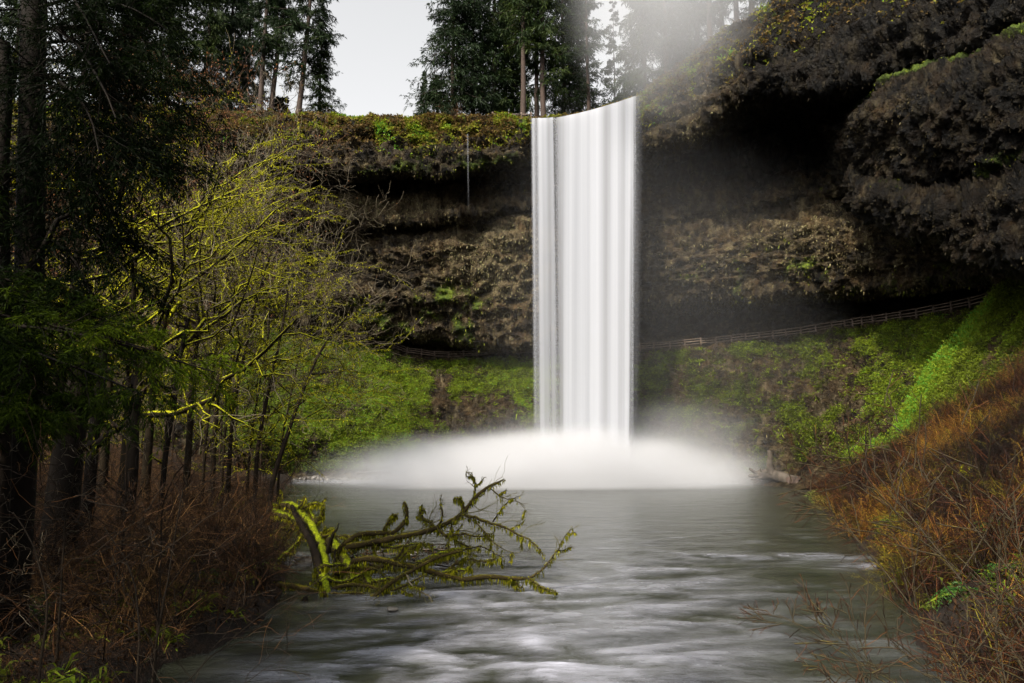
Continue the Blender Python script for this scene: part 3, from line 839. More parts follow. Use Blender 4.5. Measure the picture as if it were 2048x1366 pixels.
def falls_sheet(name, ufr, dens_fn, shade_fn, dy=0.0, nU=240, nT=90, thick=0.5):
    """a sheet of falling water: ufr(s, t) gives the column, back and front skins with depth between them"""
    s = np.linspace(0, 1, nU); t = np.linspace(0, 1, nT)
    Sg, Tg = np.meshgrid(s, t)
    uu = ufr(Sg, Tg)
    utop = ufr(Sg, Tg * 0)
    vtop = 238.0 - 50.0 * np.clip((utop - 1088) / 194, 0, 1.1) ** 1.4
    vtop_ = np.interp(utop, [1055, 1062, 1110, 1130, 1180, 1205, 1240, 1265, 1290], [243, 238, 236, 231, 226, 214, 207, 194, 187])
    vtop = vtop + 0.5 * fbm(np.stack([utop * 0.05, utop * 0, utop * 0], -1), 3)
    Yl = np.interp(utop, [1055, 1180, 1290], [101.5, 100.0, 95.5])
    top = P(utop, vtop, Yl)
    z = top[..., 2] * (1 - Tg) + (-0.3) * Tg
    fwd = 2.6 * np.sqrt(Tg + 1e-4) - dy            # the water shoots out a little from the lip
    Y = Yl - fwd
    # x from the column at the height reached
    ang = (z - CAMZ) / Y
    b = (ang * CT - ST) / (CT + ang * ST)
    x = (uu - 1024) / 1365 * Y / (CT - b * ST)
    fold = 0.24 * fbm(np.stack([uu * 0.032, Tg * 0.7, Tg * 0 + 3], -1), 2, 0.5)
    Y = Y - fold * (0.4 + 0.6 * Tg) * thick * 2
    V = np.stack([x, Y, z], -1)
    n = nU * nT
    ii = np.arange(n).reshape(nT, nU)
    q = np.stack([ii[:-1, :-1], ii[1:, :-1], ii[1:, 1:], ii[:-1, 1:]], -1).reshape(-1, 4)
    a = Acc(); a.add(V, Q=q, tint=np.clip(shade_fn(uu, Sg, Tg), 0, 1))
    o = a.obj(name, M['falls'], None, smooth=True, extra={'dens': np.clip(dens_fn(uu, Sg, Tg), 0, 1)})
    o.parent = fall_root
    o.matrix_parent_inverse = fall_root.matrix_basis.inverted()
    o.location = (0, 0, 0)
    return o


def g1(x, c, w): return np.exp(-((x - c) / w) ** 2)


def u_main(s, t):
    l = 1094 + 14 * t ** 0.7; r = 1281 - 16 * t ** 0.8
    return l + (r - l) * s


def streak(u, t, k=0.0):
    return fbm(np.stack([u * 0.07, t * 0.6 + k, t * 0 + 2], -1), 3, 0.5)


def d_main(u, s, t):
    e = sstep(0, 0.16, s + 0.05 * streak(u * 2, t * .4) * sstep(0, .05, s)) * (1 - sstep(0.90, 1.0, s + 0.05 * streak(u * 3, t * .5)))
    return e * np.clip(1.0 - 0.35 * (1 - t) * g1(u, 1112, 9), 0, 1) + 0.0


def s_main(u, s, t):
    k = u + 14 * t * (u - 1180) / 100
    x = 0.95 + 0.14 * streak(u * .6, t) + 0.13 * streak(u * 4.0, t * 0.3)
    for c, wd, am in ((1126, 12, .26), (1155, 7, .20), (1180, 8, .10), (1214, 10, .42), (1247, 8, .36), (1278, 8, .35)):
        x = x - am * g1(u + 6 * t, c, wd) * (0.65 + 0.35 * (1 - t))
    return x


falls_sheet('water_curtain', u_main, d_main, s_main)


def u_left(s, t): return 1060 + 6 * t + s * (48 + 6 * t)


def d_left(u, s, t):
    uu = u - 6 * t
    x = 0.55 * g1(uu, 1066, 5.0) * (1 - .6 * t) + 0.80 * g1(uu, 1079, 5.5) + 0.70 * g1(uu, 1090, 7) * (1 - .45 * t) + 0.5 * g1(uu, 1103, 6) + .20
    x += 0.14 * streak(u * 1.2, t, 4)
    return np.clip(x, 0, .97) * sstep(0, .12, s) * (1 - sstep(0.93, 1, s)) * (1 - 0.25 * t)


falls_sheet('side_veil', u_left, d_left, lambda u, s, t: 0.95 + 0.2 * streak(u, t, 2), dy=-0.3, nU=110)


def u_r(s, t): return 1266 - 12 * t + s * 24
falls_sheet('edge_spray', u_r, lambda u, s, t: 0.5 * sstep(0, .3, s) * (1 - s) ** 1.5 * (0.7 + 0.5 * streak(u * 3, t)), lambda u, s, t: 0.9 + 0 * s, dy=0.4, nU=24, nT=60)

# thin trickle left of the falls
tr_root = empty('trickle', P(935, 430, 100))
tag(tr_root, 'thin faint trickle dropping off the mossy rim left of the waterfall', 'waterfall')
zz = np.linspace(0, 1, 30)
pt = P(935 + 2 * zz, 268 + 160 * zz, 97.5 - 1.0 * zz)
a = Acc(); nn = 5
offs = np.linspace(-0.14, 0.14, nn)
V = pt[:, None, :] + np.stack([offs, 0.05 * np.cos(offs * 20), offs * 0], -1)[None]
it = np.arange(30 * nn).reshape(30, nn)
a.add(V, Q=np.stack([it[:-1, :-1], it[1:, :-1], it[1:, 1:], it[:-1, 1:]], -1).reshape(-1, 4), tint=0.8)
dn = (0.30 * (1 - zz))[:, None] * (1 - (offs / 0.15) ** 2)[None]
o = a.obj('water_thread', M['falls'], extra={'dens': dn})
o.parent = tr_root; o.matrix_parent_inverse = tr_root.matrix_basis.inverted(); tr_root.matrix_basis


# ------------------------------------------------------------------ spray and mist (volumes)
def mist_mat(name, dens, expo, noise_amt=0.3, scale=3.0, hpow=1.0, stepd=None):
    m, nt, out = new_mat(name)
    tc = nt.nodes.new('ShaderNodeTexCoord')
    ln = nt.nodes.new('ShaderNodeVectorMath'); ln.operation = 'LENGTH'
    nzv = nt.nodes.new('ShaderNodeTexNoise'); nzv.inputs['Scale'].default_value = 1.7; nzv.inputs['Detail'].default_value = 2
    nt.links.new(tc.outputs['Object'], nzv.inputs['Vector'])
    ma_ = nt.nodes.new('ShaderNodeVectorMath'); ma_.operation = 'MULTIPLY_ADD'
    nt.links.new(nzv.outputs['Color'], ma_.inputs[0]); ma_.inputs[1].default_value = (0.55, 0.55, 0.55)
    su_ = nt.nodes.new('ShaderNodeVectorMath'); su_.operation = 'ADD'; su_.inputs[1].default_value = (-0.275, -0.275, -0.275)
    nt.links.new(tc.outputs['Object'], su_.inputs[0]); nt.links.new(su_.outputs[0], ma_.inputs[2])
    # fade to nothing before the hull whatever the drift
    l0 = nt.nodes.new('ShaderNodeVectorMath'); l0.operation = 'LENGTH'; nt.links.new(tc.outputs['Object'], l0.inputs[0])
    hull = math_(nt, 'MULTIPLY', math_(nt, 'SUBTRACT', 1.0, l0.outputs['Value'], clamp=True), 4.0, clamp=True)
    nt.links.new(ma_.outputs[0], ln.inputs[0])
    f = math_(nt, 'SUBTRACT', 1.0, ln.outputs['Value'], clamp=True)
    f = math_(nt, 'POWER', f, expo)
    n = noise(nt, scale, 3, 0.5)
    f = math_(nt, 'MULTIPLY', f, math_(nt, 'MULTIPLY_ADD', n, 2 * noise_amt, 1 - noise_amt))
    f = math_(nt, 'MULTIPLY', math_(nt, 'MULTIPLY', f, hull), dens)
    v = nt.nodes.new('ShaderNodeVolumePrincipled')
    v.inputs['Color'].default_value = (0.69, 0.70, 0.73, 1)
    v.inputs['Anisotropy'].default_value = 0.1
    nt.links.new(f, v.inputs['Density'])
    nt.links.new(v.outputs[0], out.inputs['Volume'])
    m.cycles.volume_step_rate = 1.0
    return m


def ellipsoid(name, c, r, mat, label, zmin=None):
    """closed ellipsoid, its lower part cut flat just over the water"""
    nu, nv = 32, 18
    th = np.linspace(0, math.pi, nv)[1:-1]; ph = np.arange(nu) * 2 * math.pi / nu
    v = [[0, 0, 1]]
    for t in th:
        for p in ph: v.append([math.sin(t) * math.cos(p), math.sin(t) * math.sin(p), math.cos(t)])
    v.append([0, 0, -1]); v = np.array(v)
    if zmin is not None: v[:, 2] = np.maximum(v[:, 2], (zmin - c[2]) / r[2] + 1e-3 * v[:, 2])
    T = []; Qd = []
    for k in range(nu): T.append([0, 1 + k, 1 + (k + 1) % nu])
    for j in range(nv - 3):
        for k in range(nu):
            a0 = 1 + j * nu + k; b0 = 1 + j * nu + (k + 1) % nu
            Qd.append([a0, a0 + nu, b0 + nu, b0])
    L_ = len(v) - 1; base = 1 + (nv - 3) * nu
    for k in range(nu): T.append([L_, base + (k + 1) % nu, base + k])
    a = Acc(); a.add(v, Q=Qd, T=T)
    o = a.obj(name, mat)
    o.location = [float(x) for x in c]; o.scale = r
    tag(o, label, kind='stuff')
    return o


cx, cy, _z = P(1165, 955, 99.0)
ellipsoid('spray_mist', (cx - 5.5, 92.5, -1.2), (38, 16, 10.5), mist_mat('spray', 1.9, 2.1, 0.45, 2.6), 'dense white spray cloud where the waterfall hits the pool', zmin=0.06)
ellipsoid('spreading_mist', (cx + 8, 99.5, 0.0), (42, 9.0, 14), mist_mat('spray_edge', 0.26, 1.7, 0.5, 2.4), 'soft translucent veil of mist spreading over the pool on both sides of the fall', zmin=0.06)
ellipsoid('mist', (cx + 12, 94, 26), (34, 9, 40), mist_mat('thin_mist', 0.006, 1.0, 0.3, 2.0), 'thin drifting mist in front of the cliff right of the waterfall', zmin=0.4)
ellipsoid('drifting_mist', (23, 89, 70), (19, 9, 26), mist_mat('bright_mist', 0.12, 1.6, 0.5, 2.2), 'pale mist drifting up over the cliff rim in front of the trees', zmin=None)

# ================================================================== GROWTH ON THE CLIFF
def sheet_points(Gd, nrm, wt, n, rng):
    """random points on a sheet with per-vertex weight (times cell area)"""
    du = np.linalg.norm(Gd[:, 1:] - Gd[:, :-1], axis=-1)[:-1]
    dv = np.linalg.norm(Gd[1:] - Gd[:-1], axis=-1)[:, :-1]
    w = (wt[:-1, :-1] * du * dv).ravel()
    c = np.cumsum(w); k = np.searchsorted(c, rng.random(n) * c[-1])
    k = np.minimum(k, len(w) - 1)
    i, j = np.divmod(k, Gd.shape[1] - 1)
    a = rng.random(n)[:, None]; b = rng.random(n)[:, None]
    p = Gd[i, j] * (1 - a) * (1 - b) + Gd[i + 1, j] * a * (1 - b) + Gd[i, j + 1] * (1 - a) * b + Gd[i + 1, j + 1] * a * b
    return p, nrm[i, j], i, j


inview = ((UU > -60) & (UU < 2100)).astype(float)
rng = np.random.default_rng(11)
# grass on the slope


def tuft_meshes(name, seeds, nb_, L, W, spread, mat, up=0.8):
    out = []
    for q in seeds:
        r = np.random.default_rng(q); a = Acc()
        bs = np.zeros((nb_, 3)); bs[:, :2] = r.normal(size=(nb_, 2)) * spread
        d = unit(np.array([0, 0, up]) + 0.7 * rand_dirs(nb_, r))
        blades(a, bs, d, L * (0.5 + 0.8 * r.random(nb_)), W * (0.6 + 0.8 * r.random(nb_)), r, 0.10 * r.normal(size=nb_) + 0.0, bend=0.45)
        out.append(a.mesh(name, mat))
    return out


grass_t = tuft_meshes('grass_tuft', range(40, 45), 12, 0.40, 0.085, 0.30, M['grass'])
wt_ = slope * veg ** 1.5 * inview * (0.25 + 0.75 * sstep(380, 600, UU))
p, n, i, j = sheet_points(Gd, nrmd, wt_, 40000, rng)
tn = np.clip(lime[i, j] * 0.75 + 0.10 + 0.20 * rng.normal(size=len(p)), 0, 0.9)
rot = np.stack([0.5 + 0.4 * rng.normal(size=len(p)), 0.4 * rng.normal(size=len(p)), 0.8 * rng.normal(size=len(p))], -1)
o = scatter('slope_grass', grass_t, None, p, rot, 0.7 + 0.7 * rng.random(len(p)) ** 2, tn, 'bright green grass and moss on the steep slope under the trail', 'grass')
# scattered larger plants and dead stems so that the slope is not even
big_t = tuft_meshes('sword_fern_tuft', range(50, 53), 18, 0.9, 0.11, 0.15, M['grass'], up=0.6)
p, n, i, j = sheet_points(Gd, nrmd, slope * inview * np.clip(0.3 + 1.5 * nb2, 0, 1), 1500, rng)
scatter('slope_ferns', big_t, None, p, np.stack([0.4 + 0.3 * rng.normal(size=len(p)), 0.3 * rng.normal(size=len(p)), 6 * rng.random(len(p))], -1), 0.4 + 0.9 * rng.random(len(p)), np.clip(0.3 + 0.25 * rng.normal(size=len(p)), 0.05, .7), 'clumps of darker ferns scattered over the grassy slope', 'ferns')
M['dead_stem'] = leaf_mat('dead_stems', [(0.0, (0.03, 0.02, 0.012)), (1.0, (0.12, 0.085, 0.05))], 0.2, 0.8)
dead_t = tuft_meshes('dead_tuft', range(60, 63), 12, 0.7, 0.04, 0.2, M['dead_stem'], up=0.7)
p, n, i, j = sheet_points(Gd, nrmd, slope * inview * np.clip(1.1 - veg, 0.08, 1), 7000, rng)
scatter('dead_stems', dead_t, None, p, np.stack([0.4 + 0.4 * rng.normal(size=len(p)), 0.4 * rng.normal(size=len(p)), 6 * rng.random(len(p))], -1), 0.4 + 0.9 * rng.random(len(p)), 0.5 + 0.3 * rng.normal(size=len(p)), 'dead brown stems between the grass of the slope', 'dead stems')
# tufts, ferns and flakes hanging on the rock
rocky = (sstep(2.9, 3.3, TT) * (1 - sstep(12.9, 13.2, TT)) + 0.5 * slope * (1 - veg)) * inview
rocky = rocky * (0.25 + 1.1 * np.clip(pale, 0, 1)) * (1 - 0.7 * sstep(5.0, 5.6, TT) * (1 - sstep(7.0, 7.6, TT)))
p, n, i, j = sheet_points(Gd, nrmd, rocky, 60000, rng)
a = Acc()
vg = veg[i, j] > rng.random(len(p)) * 0.9 + 0.15
tn = np.where(vg, 0.78 + 0.22 * lime[i, j] + 0.08 * rng.normal(size=len(p)), np.clip(pale[i, j] * 0.55 + 0.15 * rng.normal(size=len(p)), 0, 0.64))
d = unit(n * 0.45 + np.array([0, -0.1, -0.55]) + 0.45 * rand_dirs(len(p), rng))
blades(a, p, d, 0.16 + 0.38 * rng.random(len(p)) ** 2, 0.10 + 0.10 * rng.random(len(p)), rng, np.clip(tn, 0, 1), bend=0.3)
p, n, i, j = sheet_points(GBd, nB, np.where(TTB < 6.2, 0.15 + np.clip(paleB, 0, 1), 0.05) * (UUB < 2110), 22000, rng)
tn = np.where(vegB[i, j] > rng.random(len(p)) * 0.8 + .2, 0.8 + 0.2 * rng.random(len(p)), np.clip(paleB[i, j] * 0.6 + 0.15 * rng.normal(size=len(p)), 0, 0.64))
d = unit(n * 0.45 + np.array([0, -0.1, -0.5]) + 0.45 * rand_dirs(len(p), rng))
blades(a, p, d, 0.10 + 0.24 * rng.random(len(p)) ** 2, 0.06 + 0.07 * rng.random(len(p)), rng, np.clip(tn, 0, 1), bend=0.3)
o = a.obj('cliff_plants', M['cliff_growth'])
tag(o, 'small ferns, moss tufts and dry flakes clinging to the dark cliff', 'cliff plants', kind='stuff')
# low shrubs and moss cushions along the rim
wt_ = sstep(1.2, 2.9, TT) * (1 - sstep(3.4, 4.6, TT)) * (0.2 + veg) * inview * (Gd[..., 1] < 118)
wt_ = wt_ * (1 - 0.6 * sstep(1290, 1500, UU))
p, n, i, j = sheet_points(Gd, nrmd, wt_, 15000, rng)
a = Acc()
for k in range(4):
    d = unit(np.array([0, -0.2, 0.6]) + n * 0.3 + 0.7 * rand_dirs(len(p), rng))
    br = fbm(p * 0.35 + 90, 2)
    tn = np.clip(0.42 + 0.9 * br + 0.12 * rng.normal(size=len(p)), 0, 1)
    blades(a, p + .2 * rand_dirs(len(p), rng), d, 0.3 + 0.5 * rng.random(len(p)), 0.16 + 0.14 * rng.random(len(p)), rng, tn, bend=0.4)
M['rim_plants'] = leaf_mat('rim_plants', [(0.0, (0.07, 0.045, 0.018)), (0.35, (0.17, 0.11, 0.035)), (0.5, (0.17, 0.16, 0.02)), (0.75, (0.22, 0.26, 0.015)), (1.0, (0.12, 0.32, 0.04))], 0.35, 0.7)
o = a.obj('rim_undergrowth', M['rim_plants'])
tag(o, 'low green and rusty plants growing along the cliff rim', 'undergrowth', kind='stuff')


# ================================================================== FENCES
def box_acc(a, p0, p1, wdt, hgt, tint=0.5):
    """a square rail from p0 to p1"""
    p0 = np.array(p0, float); p1 = np.array(p1, float)
    t = unit(p1 - p0); up = np.array([0, 0, 1.0])
    if abs(t[2]) > 0.9: s = np.array([1.0, 0, 0]); up = np.cross(s, t)
    else: s = unit(np.cross(t, up)); up = np.cross(s, t)
    V = []
    for q in (p0, p1):
        for sx, sz in ((-1, -1), (1, -1), (1, 1), (-1, 1)): V.append(q + s * sx * wdt / 2 + up * sz * hgt / 2)
    a.add(V, Q=[[0, 1, 5, 4], [1, 2, 6, 5], [2, 3, 7, 6], [3, 0, 4, 7], [3, 2, 1, 0], [4, 5, 6, 7]], tint=tint)


a = Acc()
box_acc(a, (0, 0, -0.4), (0, 0, 1.22), 0.24, 0.24)
a.add([[-.12, -.12, 1.22], [.12, -.12, 1.22], [.12, .12, 1.22], [-.12, .12, 1.22], [0, 0, 1.27]], T=[[0, 1, 4], [1, 2, 4], [2, 3, 4], [3, 0, 4]])
post_me = a.mesh('fence_post', M['fence'])
rnd = random.Random(5)


def fence(name, us, label, group=None, vfn=None, yfn=None, scale=1.0, rails=3):
    vs_ = vfn(np.array(us, float)); ys_ = yfn(np.array(us, float)) + 0.35
    pts = P(us, vs_, ys_)
    pts[:, 2] -= 0.05
    root = empty(name, pts[0])
    tag(root, label, 'fence', group)
    for q in pts:
        o = link('fence_post', post_me, root, q - pts[0])
        o.scale = (scale, scale, scale * rnd.uniform(0.95, 1.05))
        o.rotation_euler = (rnd.uniform(-.03, .03), rnd.uniform(-.03, .03), rnd.uniform(-.3, .3))
    for a0, b0 in zip(pts[:-1], pts[1:]):
        for h in ([0.30, 0.68, 1.06] if rails == 3 else [0.35, 0.8]):
            a = Acc()
            sag = rnd.uniform(-.04, .04)
            dl = np.array([0, -0.10 * scale, h * scale + sag])
            box_acc(a, a0 + dl - pts[0], b0 + dl - pts[0] + np.array([0, 0, rnd.uniform(-.04, .04)]), 0.07, 0.14 * scale, rnd.random())
            a.obj('rail', M['fence'], root)
    return root


fv = lambda u: interp(u, FENCE_V); fy = lambda u: interp(u, FENCE_Y)
fence('trail_fence', [425, 455, 485, 513, 541, 569, 597, 623, 652, 680, 708, 735, 761, 787, 814, 843, 869.5, 897, 927, 954, 980, 996, 1015, 1042, 1066, 1090],
      'weathered brown rail fence along the trail left of the waterfall', vfn=fv, yfn=fy)
fence('trail_fence', [1280, 1308, 1340, 1370, 1402, 1432, 1463, 1492, 1519, 1546, 1572, 1602, 1632, 1664, 1690, 1706, 1724, 1746, 1773, 1801, 1833, 1868, 1903, 1940, 1975, 2005],
      'weathered brown rail fence climbing along the trail right of the waterfall', vfn=fv, yfn=fy)
rimv = lambda u: interp(u, [(980, 240), (1070, 240)])
fence('rim_fence', [985, 1017, 1043, 1062], 'short rail fence on the rim at the foot of the tall firs', vfn=lambda u: 238 + 0 * u, yfn=lambda u: 104.5 + 0 * u, rails=2)
fence('viewpoint_fence', [2034, 2043, 2075, 2110], 'reddish fence posts on top of the mossy knoll at right', vfn=lambda u: np.interp(u, [2034, 2110], [548, 556]), yfn=lambda u: np.interp(u, [2034, 2110], [70, 62]), rails=2, scale=1.25)

# ================================================================== MOSSY KNOLL (spur below the trail at right)
UK = np.linspace(1690, 2260, 230)
KR = []
ridge_v = [(1690, 905), (1740, 890), (1790, 868), (1815, 815), (1850, 752), (1900, 692), (1940, 645), (1985, 592), (2015, 563), (2035, 549), (2060, 548), (2150, 552), (2260, 560)]
ridge_y = [(1690, 76), (1790, 73), (1850, 72.5), (1900, 72), (1985, 71), (2040, 70), (2100, 64), (2260, 56)]
KR.append(('back', [(u, v + 60) for u, v in ridge_v], [(u, y + 9) for u, y in ridge_y], 0))
KR.append(('ridge', ridge_v, ridge_y, 0.25))
KR.append(('shoulder', [(u, v + 48) for u, v in ridge_v], [(u, y - 2.2) for u, y in ridge_y], 0.6))
KR.append(('face', [(1690, 925), (1790, 905), (1850, 850), (1900, 800), (1985, 720), (2040, 680), (2100, 660), (2260, 650)], [(1690, 74), (1790, 70), (1900, 67), (1985, 65), (2040, 63), (2260, 51)], 0.9))
KR.append(('base', [(1690, 945), (1790, 925), (1850, 895), (1900, 860), (1985, 810), (2040, 790), (2100, 780), (2260, 760)], [(1690, 72), (1790, 67), (1900, 62), (1985, 59), (2040, 57), (2260, 46)], 0.5))
KR.append(('toe', [(1690, 1000), (1790, 990), (1900, 960), (2040, 900), (2260, 860)], [(1690, 69), (1790, 62), (1900, 56), (2040, 50), (2260, 42)], 0.2))
GK, RKK, TK, _ = build_sheet(KR, UK, {'back': 14, 'ridge': 12, 'shoulder': 40, 'face': 34, 'base': 24})
nK = grid_normals(GK)
if nK[30, 100, 2] < 0: nK = -nK
dK = RKK[:, None] * (1.0 * fbm(GK * 0.2 + 3, 3) + 0.7 * fbm(GK * 0.6 + 60, 4, .55) + 0.5 * fbm(GK * 1.3 + 8, 3, .6, ridged=True))
GKd = GK + nK * dK[..., None]
nK = grid_normals(GKd)
if nK[30, 100, 2] < 0: nK = -nK
UUK = np.broadcast_to(UK[None], GK.shape[:2]); TTK = np.broadcast_to(TK[:, None], GK.shape[:2])
nkk = fbm(GK * 0.4 + 21, 4, .6)
rockk = 0.8 * np.exp(-((UUK - (2040 - 60 * (TTK - 2))) / 32) ** 2 - ((TTK - 2.7) / .6) ** 2)
limK = np.clip(0.45 + 0.55 * nkk + 0.9 * (1 - sstep(1.7, 2.5, TTK + 0.003 * (UUK - 1850))) * (1 - sstep(1930, 2020, UUK)), 0, 1)
vegK = np.clip(1.1 + 0.6 * nkk - 1.3 * rockk - 0.35 * sstep(2.8, 3.8, TTK), 0, 1)
paleK = np.clip(0.5 + 0.6 * nkk + 0.3 * rockk, 0, 1)
a = Acc(); nrk, nck = GK.shape[:2]; ik = np.arange(nrk * nck).reshape(nrk, nck)
a.add(GKd, Q=np.stack([ik[:-1, :-1], ik[1:, :-1], ik[1:, 1:], ik[:-1, 1:]], -1).reshape(-1, 4))
o = a.obj('mossy_hill', M['cliff'], extra={'veg': vegK, 'pale': paleK, 'lime': limK})
tag(o, 'steep mossy knoll with bright green chute rising to the trail at right', kind='structure')
p, n, i, j = sheet_points(GKd, nK, vegK * (TTK > 0.9) * (TTK < 4.4), 22000, rng)
tn = np.clip(limK[i, j] * 0.80 + 0.05 + 0.35 * fbm(p * 0.9, 2) + 0.14 * rng.normal(size=len(p)) - 0.25 * sstep(2.6, 3.6, TTK[i, j]), 0, 1)
scatter('hill_moss', grass_t, None, p, np.stack([0.4 + 0.4 * rng.normal(size=len(p)), 0.4 * rng.normal(size=len(p)), 6 * rng.random(len(p))], -1), 0.5 + 0.7 * rng.random(len(p)), tn, 'bright lime moss and small plants covering the knoll at right', 'moss')


# ================================================================== ROCKS
def rock_mesh(name, seed, mat):
    r = np.random.default_rng(seed)
    nu, nv = 10, 7
    th = np.linspace(0, math.pi, nv)[1:-1]; ph = np.arange(nu) * 2 * math.pi / nu
    v = [[0, 0, 1]] + [[math.sin(t) * math.cos(p), math.sin(t) * math.sin(p), math.cos(t)] for t in th for p in ph] + [[0, 0, -1]]
    v = np.array(v)
    v *= (1 + 0.55 * fbm(v * 1.3 + seed * 7.7, 3))[:, None]
    for k in range(6):
        d = unit(r.normal(size=3)); c = 0.62 + 0.2 * r.random()
        h = v @ d; v -= np.clip(h - c, 0, None)[:, None] * d
    T = []; Qd = []
    for k in range(nu): T.append([0, 1 + k, 1 + (k + 1) % nu])
    for j_ in range(nv - 3):
        for k in range(nu):
            a0 = 1 + j_ * nu + k; b0 = 1 + j_ * nu + (k + 1) % nu
            Qd.append([a0, a0 + nu, b0 + nu, b0])
    L_ = len(v) - 1; base = 1 + (nv - 3) * nu
    for k in range(nu): T.append([L_, base + (k + 1) % nu, base + k])
    a = Acc(); a.add(v, Q=Qd, T=T, tint=r.random())
    return a.mesh(name, mat)


M['stone'] = bark_mat('wet_river_stone', (0.014, 0.012, 0.010), (0.09, 0.08, 0.068), ((0.04, 0.05, 0.008), (0.09, 0.11, 0.015)), -0.2, 1.5, rough=0.45, spec=0.5)
rocks = [rock_mesh('shore_rock', s, M['stone']) for s in range(5)]
SHAPE = ['rounded', 'blocky', 'flat topped', 'lumpy', 'wedge shaped']


def shore_rocks(n, lo, hi, wh, Yfn, size, label, seed):
    r = random.Random(seed)
    for k in range(n):
        u = lo + (hi - lo) * (k + r.random()) / n; Y = Yfn(r, u)
        q = P(u, 950, Y); q[2] = r.uniform(0, 0.15)
        o = link('shore_rock', rocks[k % 5], None, q)
        s = size * r.uniform(0.5, 1.5)
        o.scale = (s * r.uniform(.8, 1.4), s * r.uniform(.7, 1.1), s * r.uniform(.45, .8)); o.rotation_euler = (r.uniform(-.3, .3), r.uniform(-.3, .3), r.uniform(0, 6))
        size_w = 'big' if s > size * 1.15 else ('small' if s < size * 0.8 else 'middling')
        f_ = (u - lo) / (hi - lo); where = wh[min(int(f_ * len(wh)), len(wh) - 1)]
        tag(o, '%s %s %s' % (size_w, SHAPE[k % 5], label) + ', ' + where, 'rock', 'rocks ' + label[label.index('along'):])


shore_rocks(26, 590, 775, ['under the leaning tree', 'left of the arched branch', 'beside the arched branch', 'nearest the spray'], lambda r, u: 103.5 + r.uniform(-1.2, 1.0), 0.55, 'dark wet rock along the far left shore', 3)
shore_rocks(16, 1500, 1640, ['left of the driftwood snag', 'behind the driftwood log', 'by the bank brush'], lambda r, u: np.interp(u, [1500, 1640], [95, 86]) + r.uniform(-1.5, 1.5), 0.5, 'grey rock along the far right shore', 4)

# ================================================================== CONIFERS
def conifer_meshes(seed, H, base, maxlen, nb, droop=0.25, rad=0.45, up=0.15, dens=1.0, detail=1, bare=0.0, asym=0.0, top_shape=1.0):
    """returns (trunk mesh, crown mesh). Crown: limbs, side twigs, needle sprays"""
    r = np.random.default_rng(seed)
    ta = Acc()
    K = 14
    z = np.linspace(-1.0, H, K)
    wob = np.cumsum(r.normal(size=(K, 2)), 0) * 0.05
    tp = np.stack([wob[:, 0], wob[:, 1], z], -1)
    tr = rad * (1 - 0.88 * np.clip(z / H, 0, 1)) * (1 + 0.5 * np.exp(-(z + 1) / 0.8))
    tubes(ta, tp[None], tr[None], 9, 0.5)
    ca = Acc()
    zb = base + (H - base) * r.random(nb) ** 0.9
    fr = (zb - base) / (H - base)
    L = maxlen * (1 - fr) ** 0.75 * (0.55 + 0.6 * r.random(nb)) + 0.5
    L *= np.where(fr < 0.12, 0.75, 1.0) * np.where(r.random(nb) < 0.25, 1.25, 0.9)
    az = r.random(nb) * 2 * math.pi
    if asym: L *= 1 + asym * np.cos(az)
    d = np.stack([np.cos(az), np.sin(az), np.full(nb, up)], -1)
    s = np.linspace(0, 1, 7)
    x0 = np.stack([np.interp(zb, z, tp[:, 0]), np.interp(zb, z, tp[:, 1]), zb], -1)
    PT = x0[:, None] + L[:, None, None] * (d[:, None] * s[None, :, None])
    PT[..., 2] -= L[:, None] * (droop * (0.6 + 0.8 * r.random(nb))[:, None] * (1.6 * s ** 1.6 - 0.75 * s ** 4)[None])
    PT += np.cumsum(r.normal(size=PT.shape), 1) * 0.03 * L[:, None, None] * np.minimum(s, 1)[None, :, None]
    R = (0.02 + 0.011 * L)[:, None] * (1 - 0.8 * s)[None]
    tubes(ta, PT, R, 3, 0.3)
    # side twigs
    Mt = int(20 * detail)
    tw, twr, tt = spawn(PT, R, Mt, 0.30, 1.0, r, K=4, grav=-0.22, wig=0.05, tmin=0.12, rr=0.5, flat=0.2)
    # add the limb tips themselves
    nt_ = len(tw)
    q = int(12 * dens)
    for k in range(q):
        s0 = (k + 0.7 * r.random(nt_)) / q
        x = s0 * 3; ii = np.minimum(x.astype(int), 2); f = (x - ii)[:, None]
        n_ = np.arange(nt_)
        pp = tw[n_, ii] * (1 - f) + tw[n_, ii + 1] * f
        dr = unit(unit(tw[n_, ii + 1] - tw[n_, ii]) * 0.9 + 0.8 * rand_dirs(nt_, r) * [1, 1, 0.6] + np.array([0, 0, -0.12]))
        ln = np.linalg.norm(tw[:, -1] - tw[:, 0], axis=1)
        clump = 0.45 + 0.5 * fbm(pp * 0.35 + seed, 2) + 0.10 * r.normal(size=nt_)
        keep = r.random(nt_) < 0.88
        blades(ca, pp[keep], dr[keep], (0.20 + 0.34 * ln[keep]) * (0.7 + 0.6 * r.random(keep.sum())), (0.085 + 0.09 * r.random(keep.sum())) / math.sqrt(detail), r, np.clip(clump[keep], 0, 1), bend=0.25)
    return ta.mesh('trunk', M['bark'], smooth=True), ca.mesh('crown', M['conifer'])


def place_tree(name, meshes, loc, rotz, scale, label, cat='tree', group=None, lean=0.0, leanx=0.0, parts=('trunk', 'crown')):
    root = empty(name, loc)
    root.rotation_euler = (leanx, lean, 0)
    tag(root, label, cat, group)
    for nm, me in zip(parts, meshes):
        o = link(nm, me, root)
        o.rotation_euler = (0, 0, rotz)
        o.scale = (scale, scale, scale) if not isinstance(scale, tuple) else scale
    return root


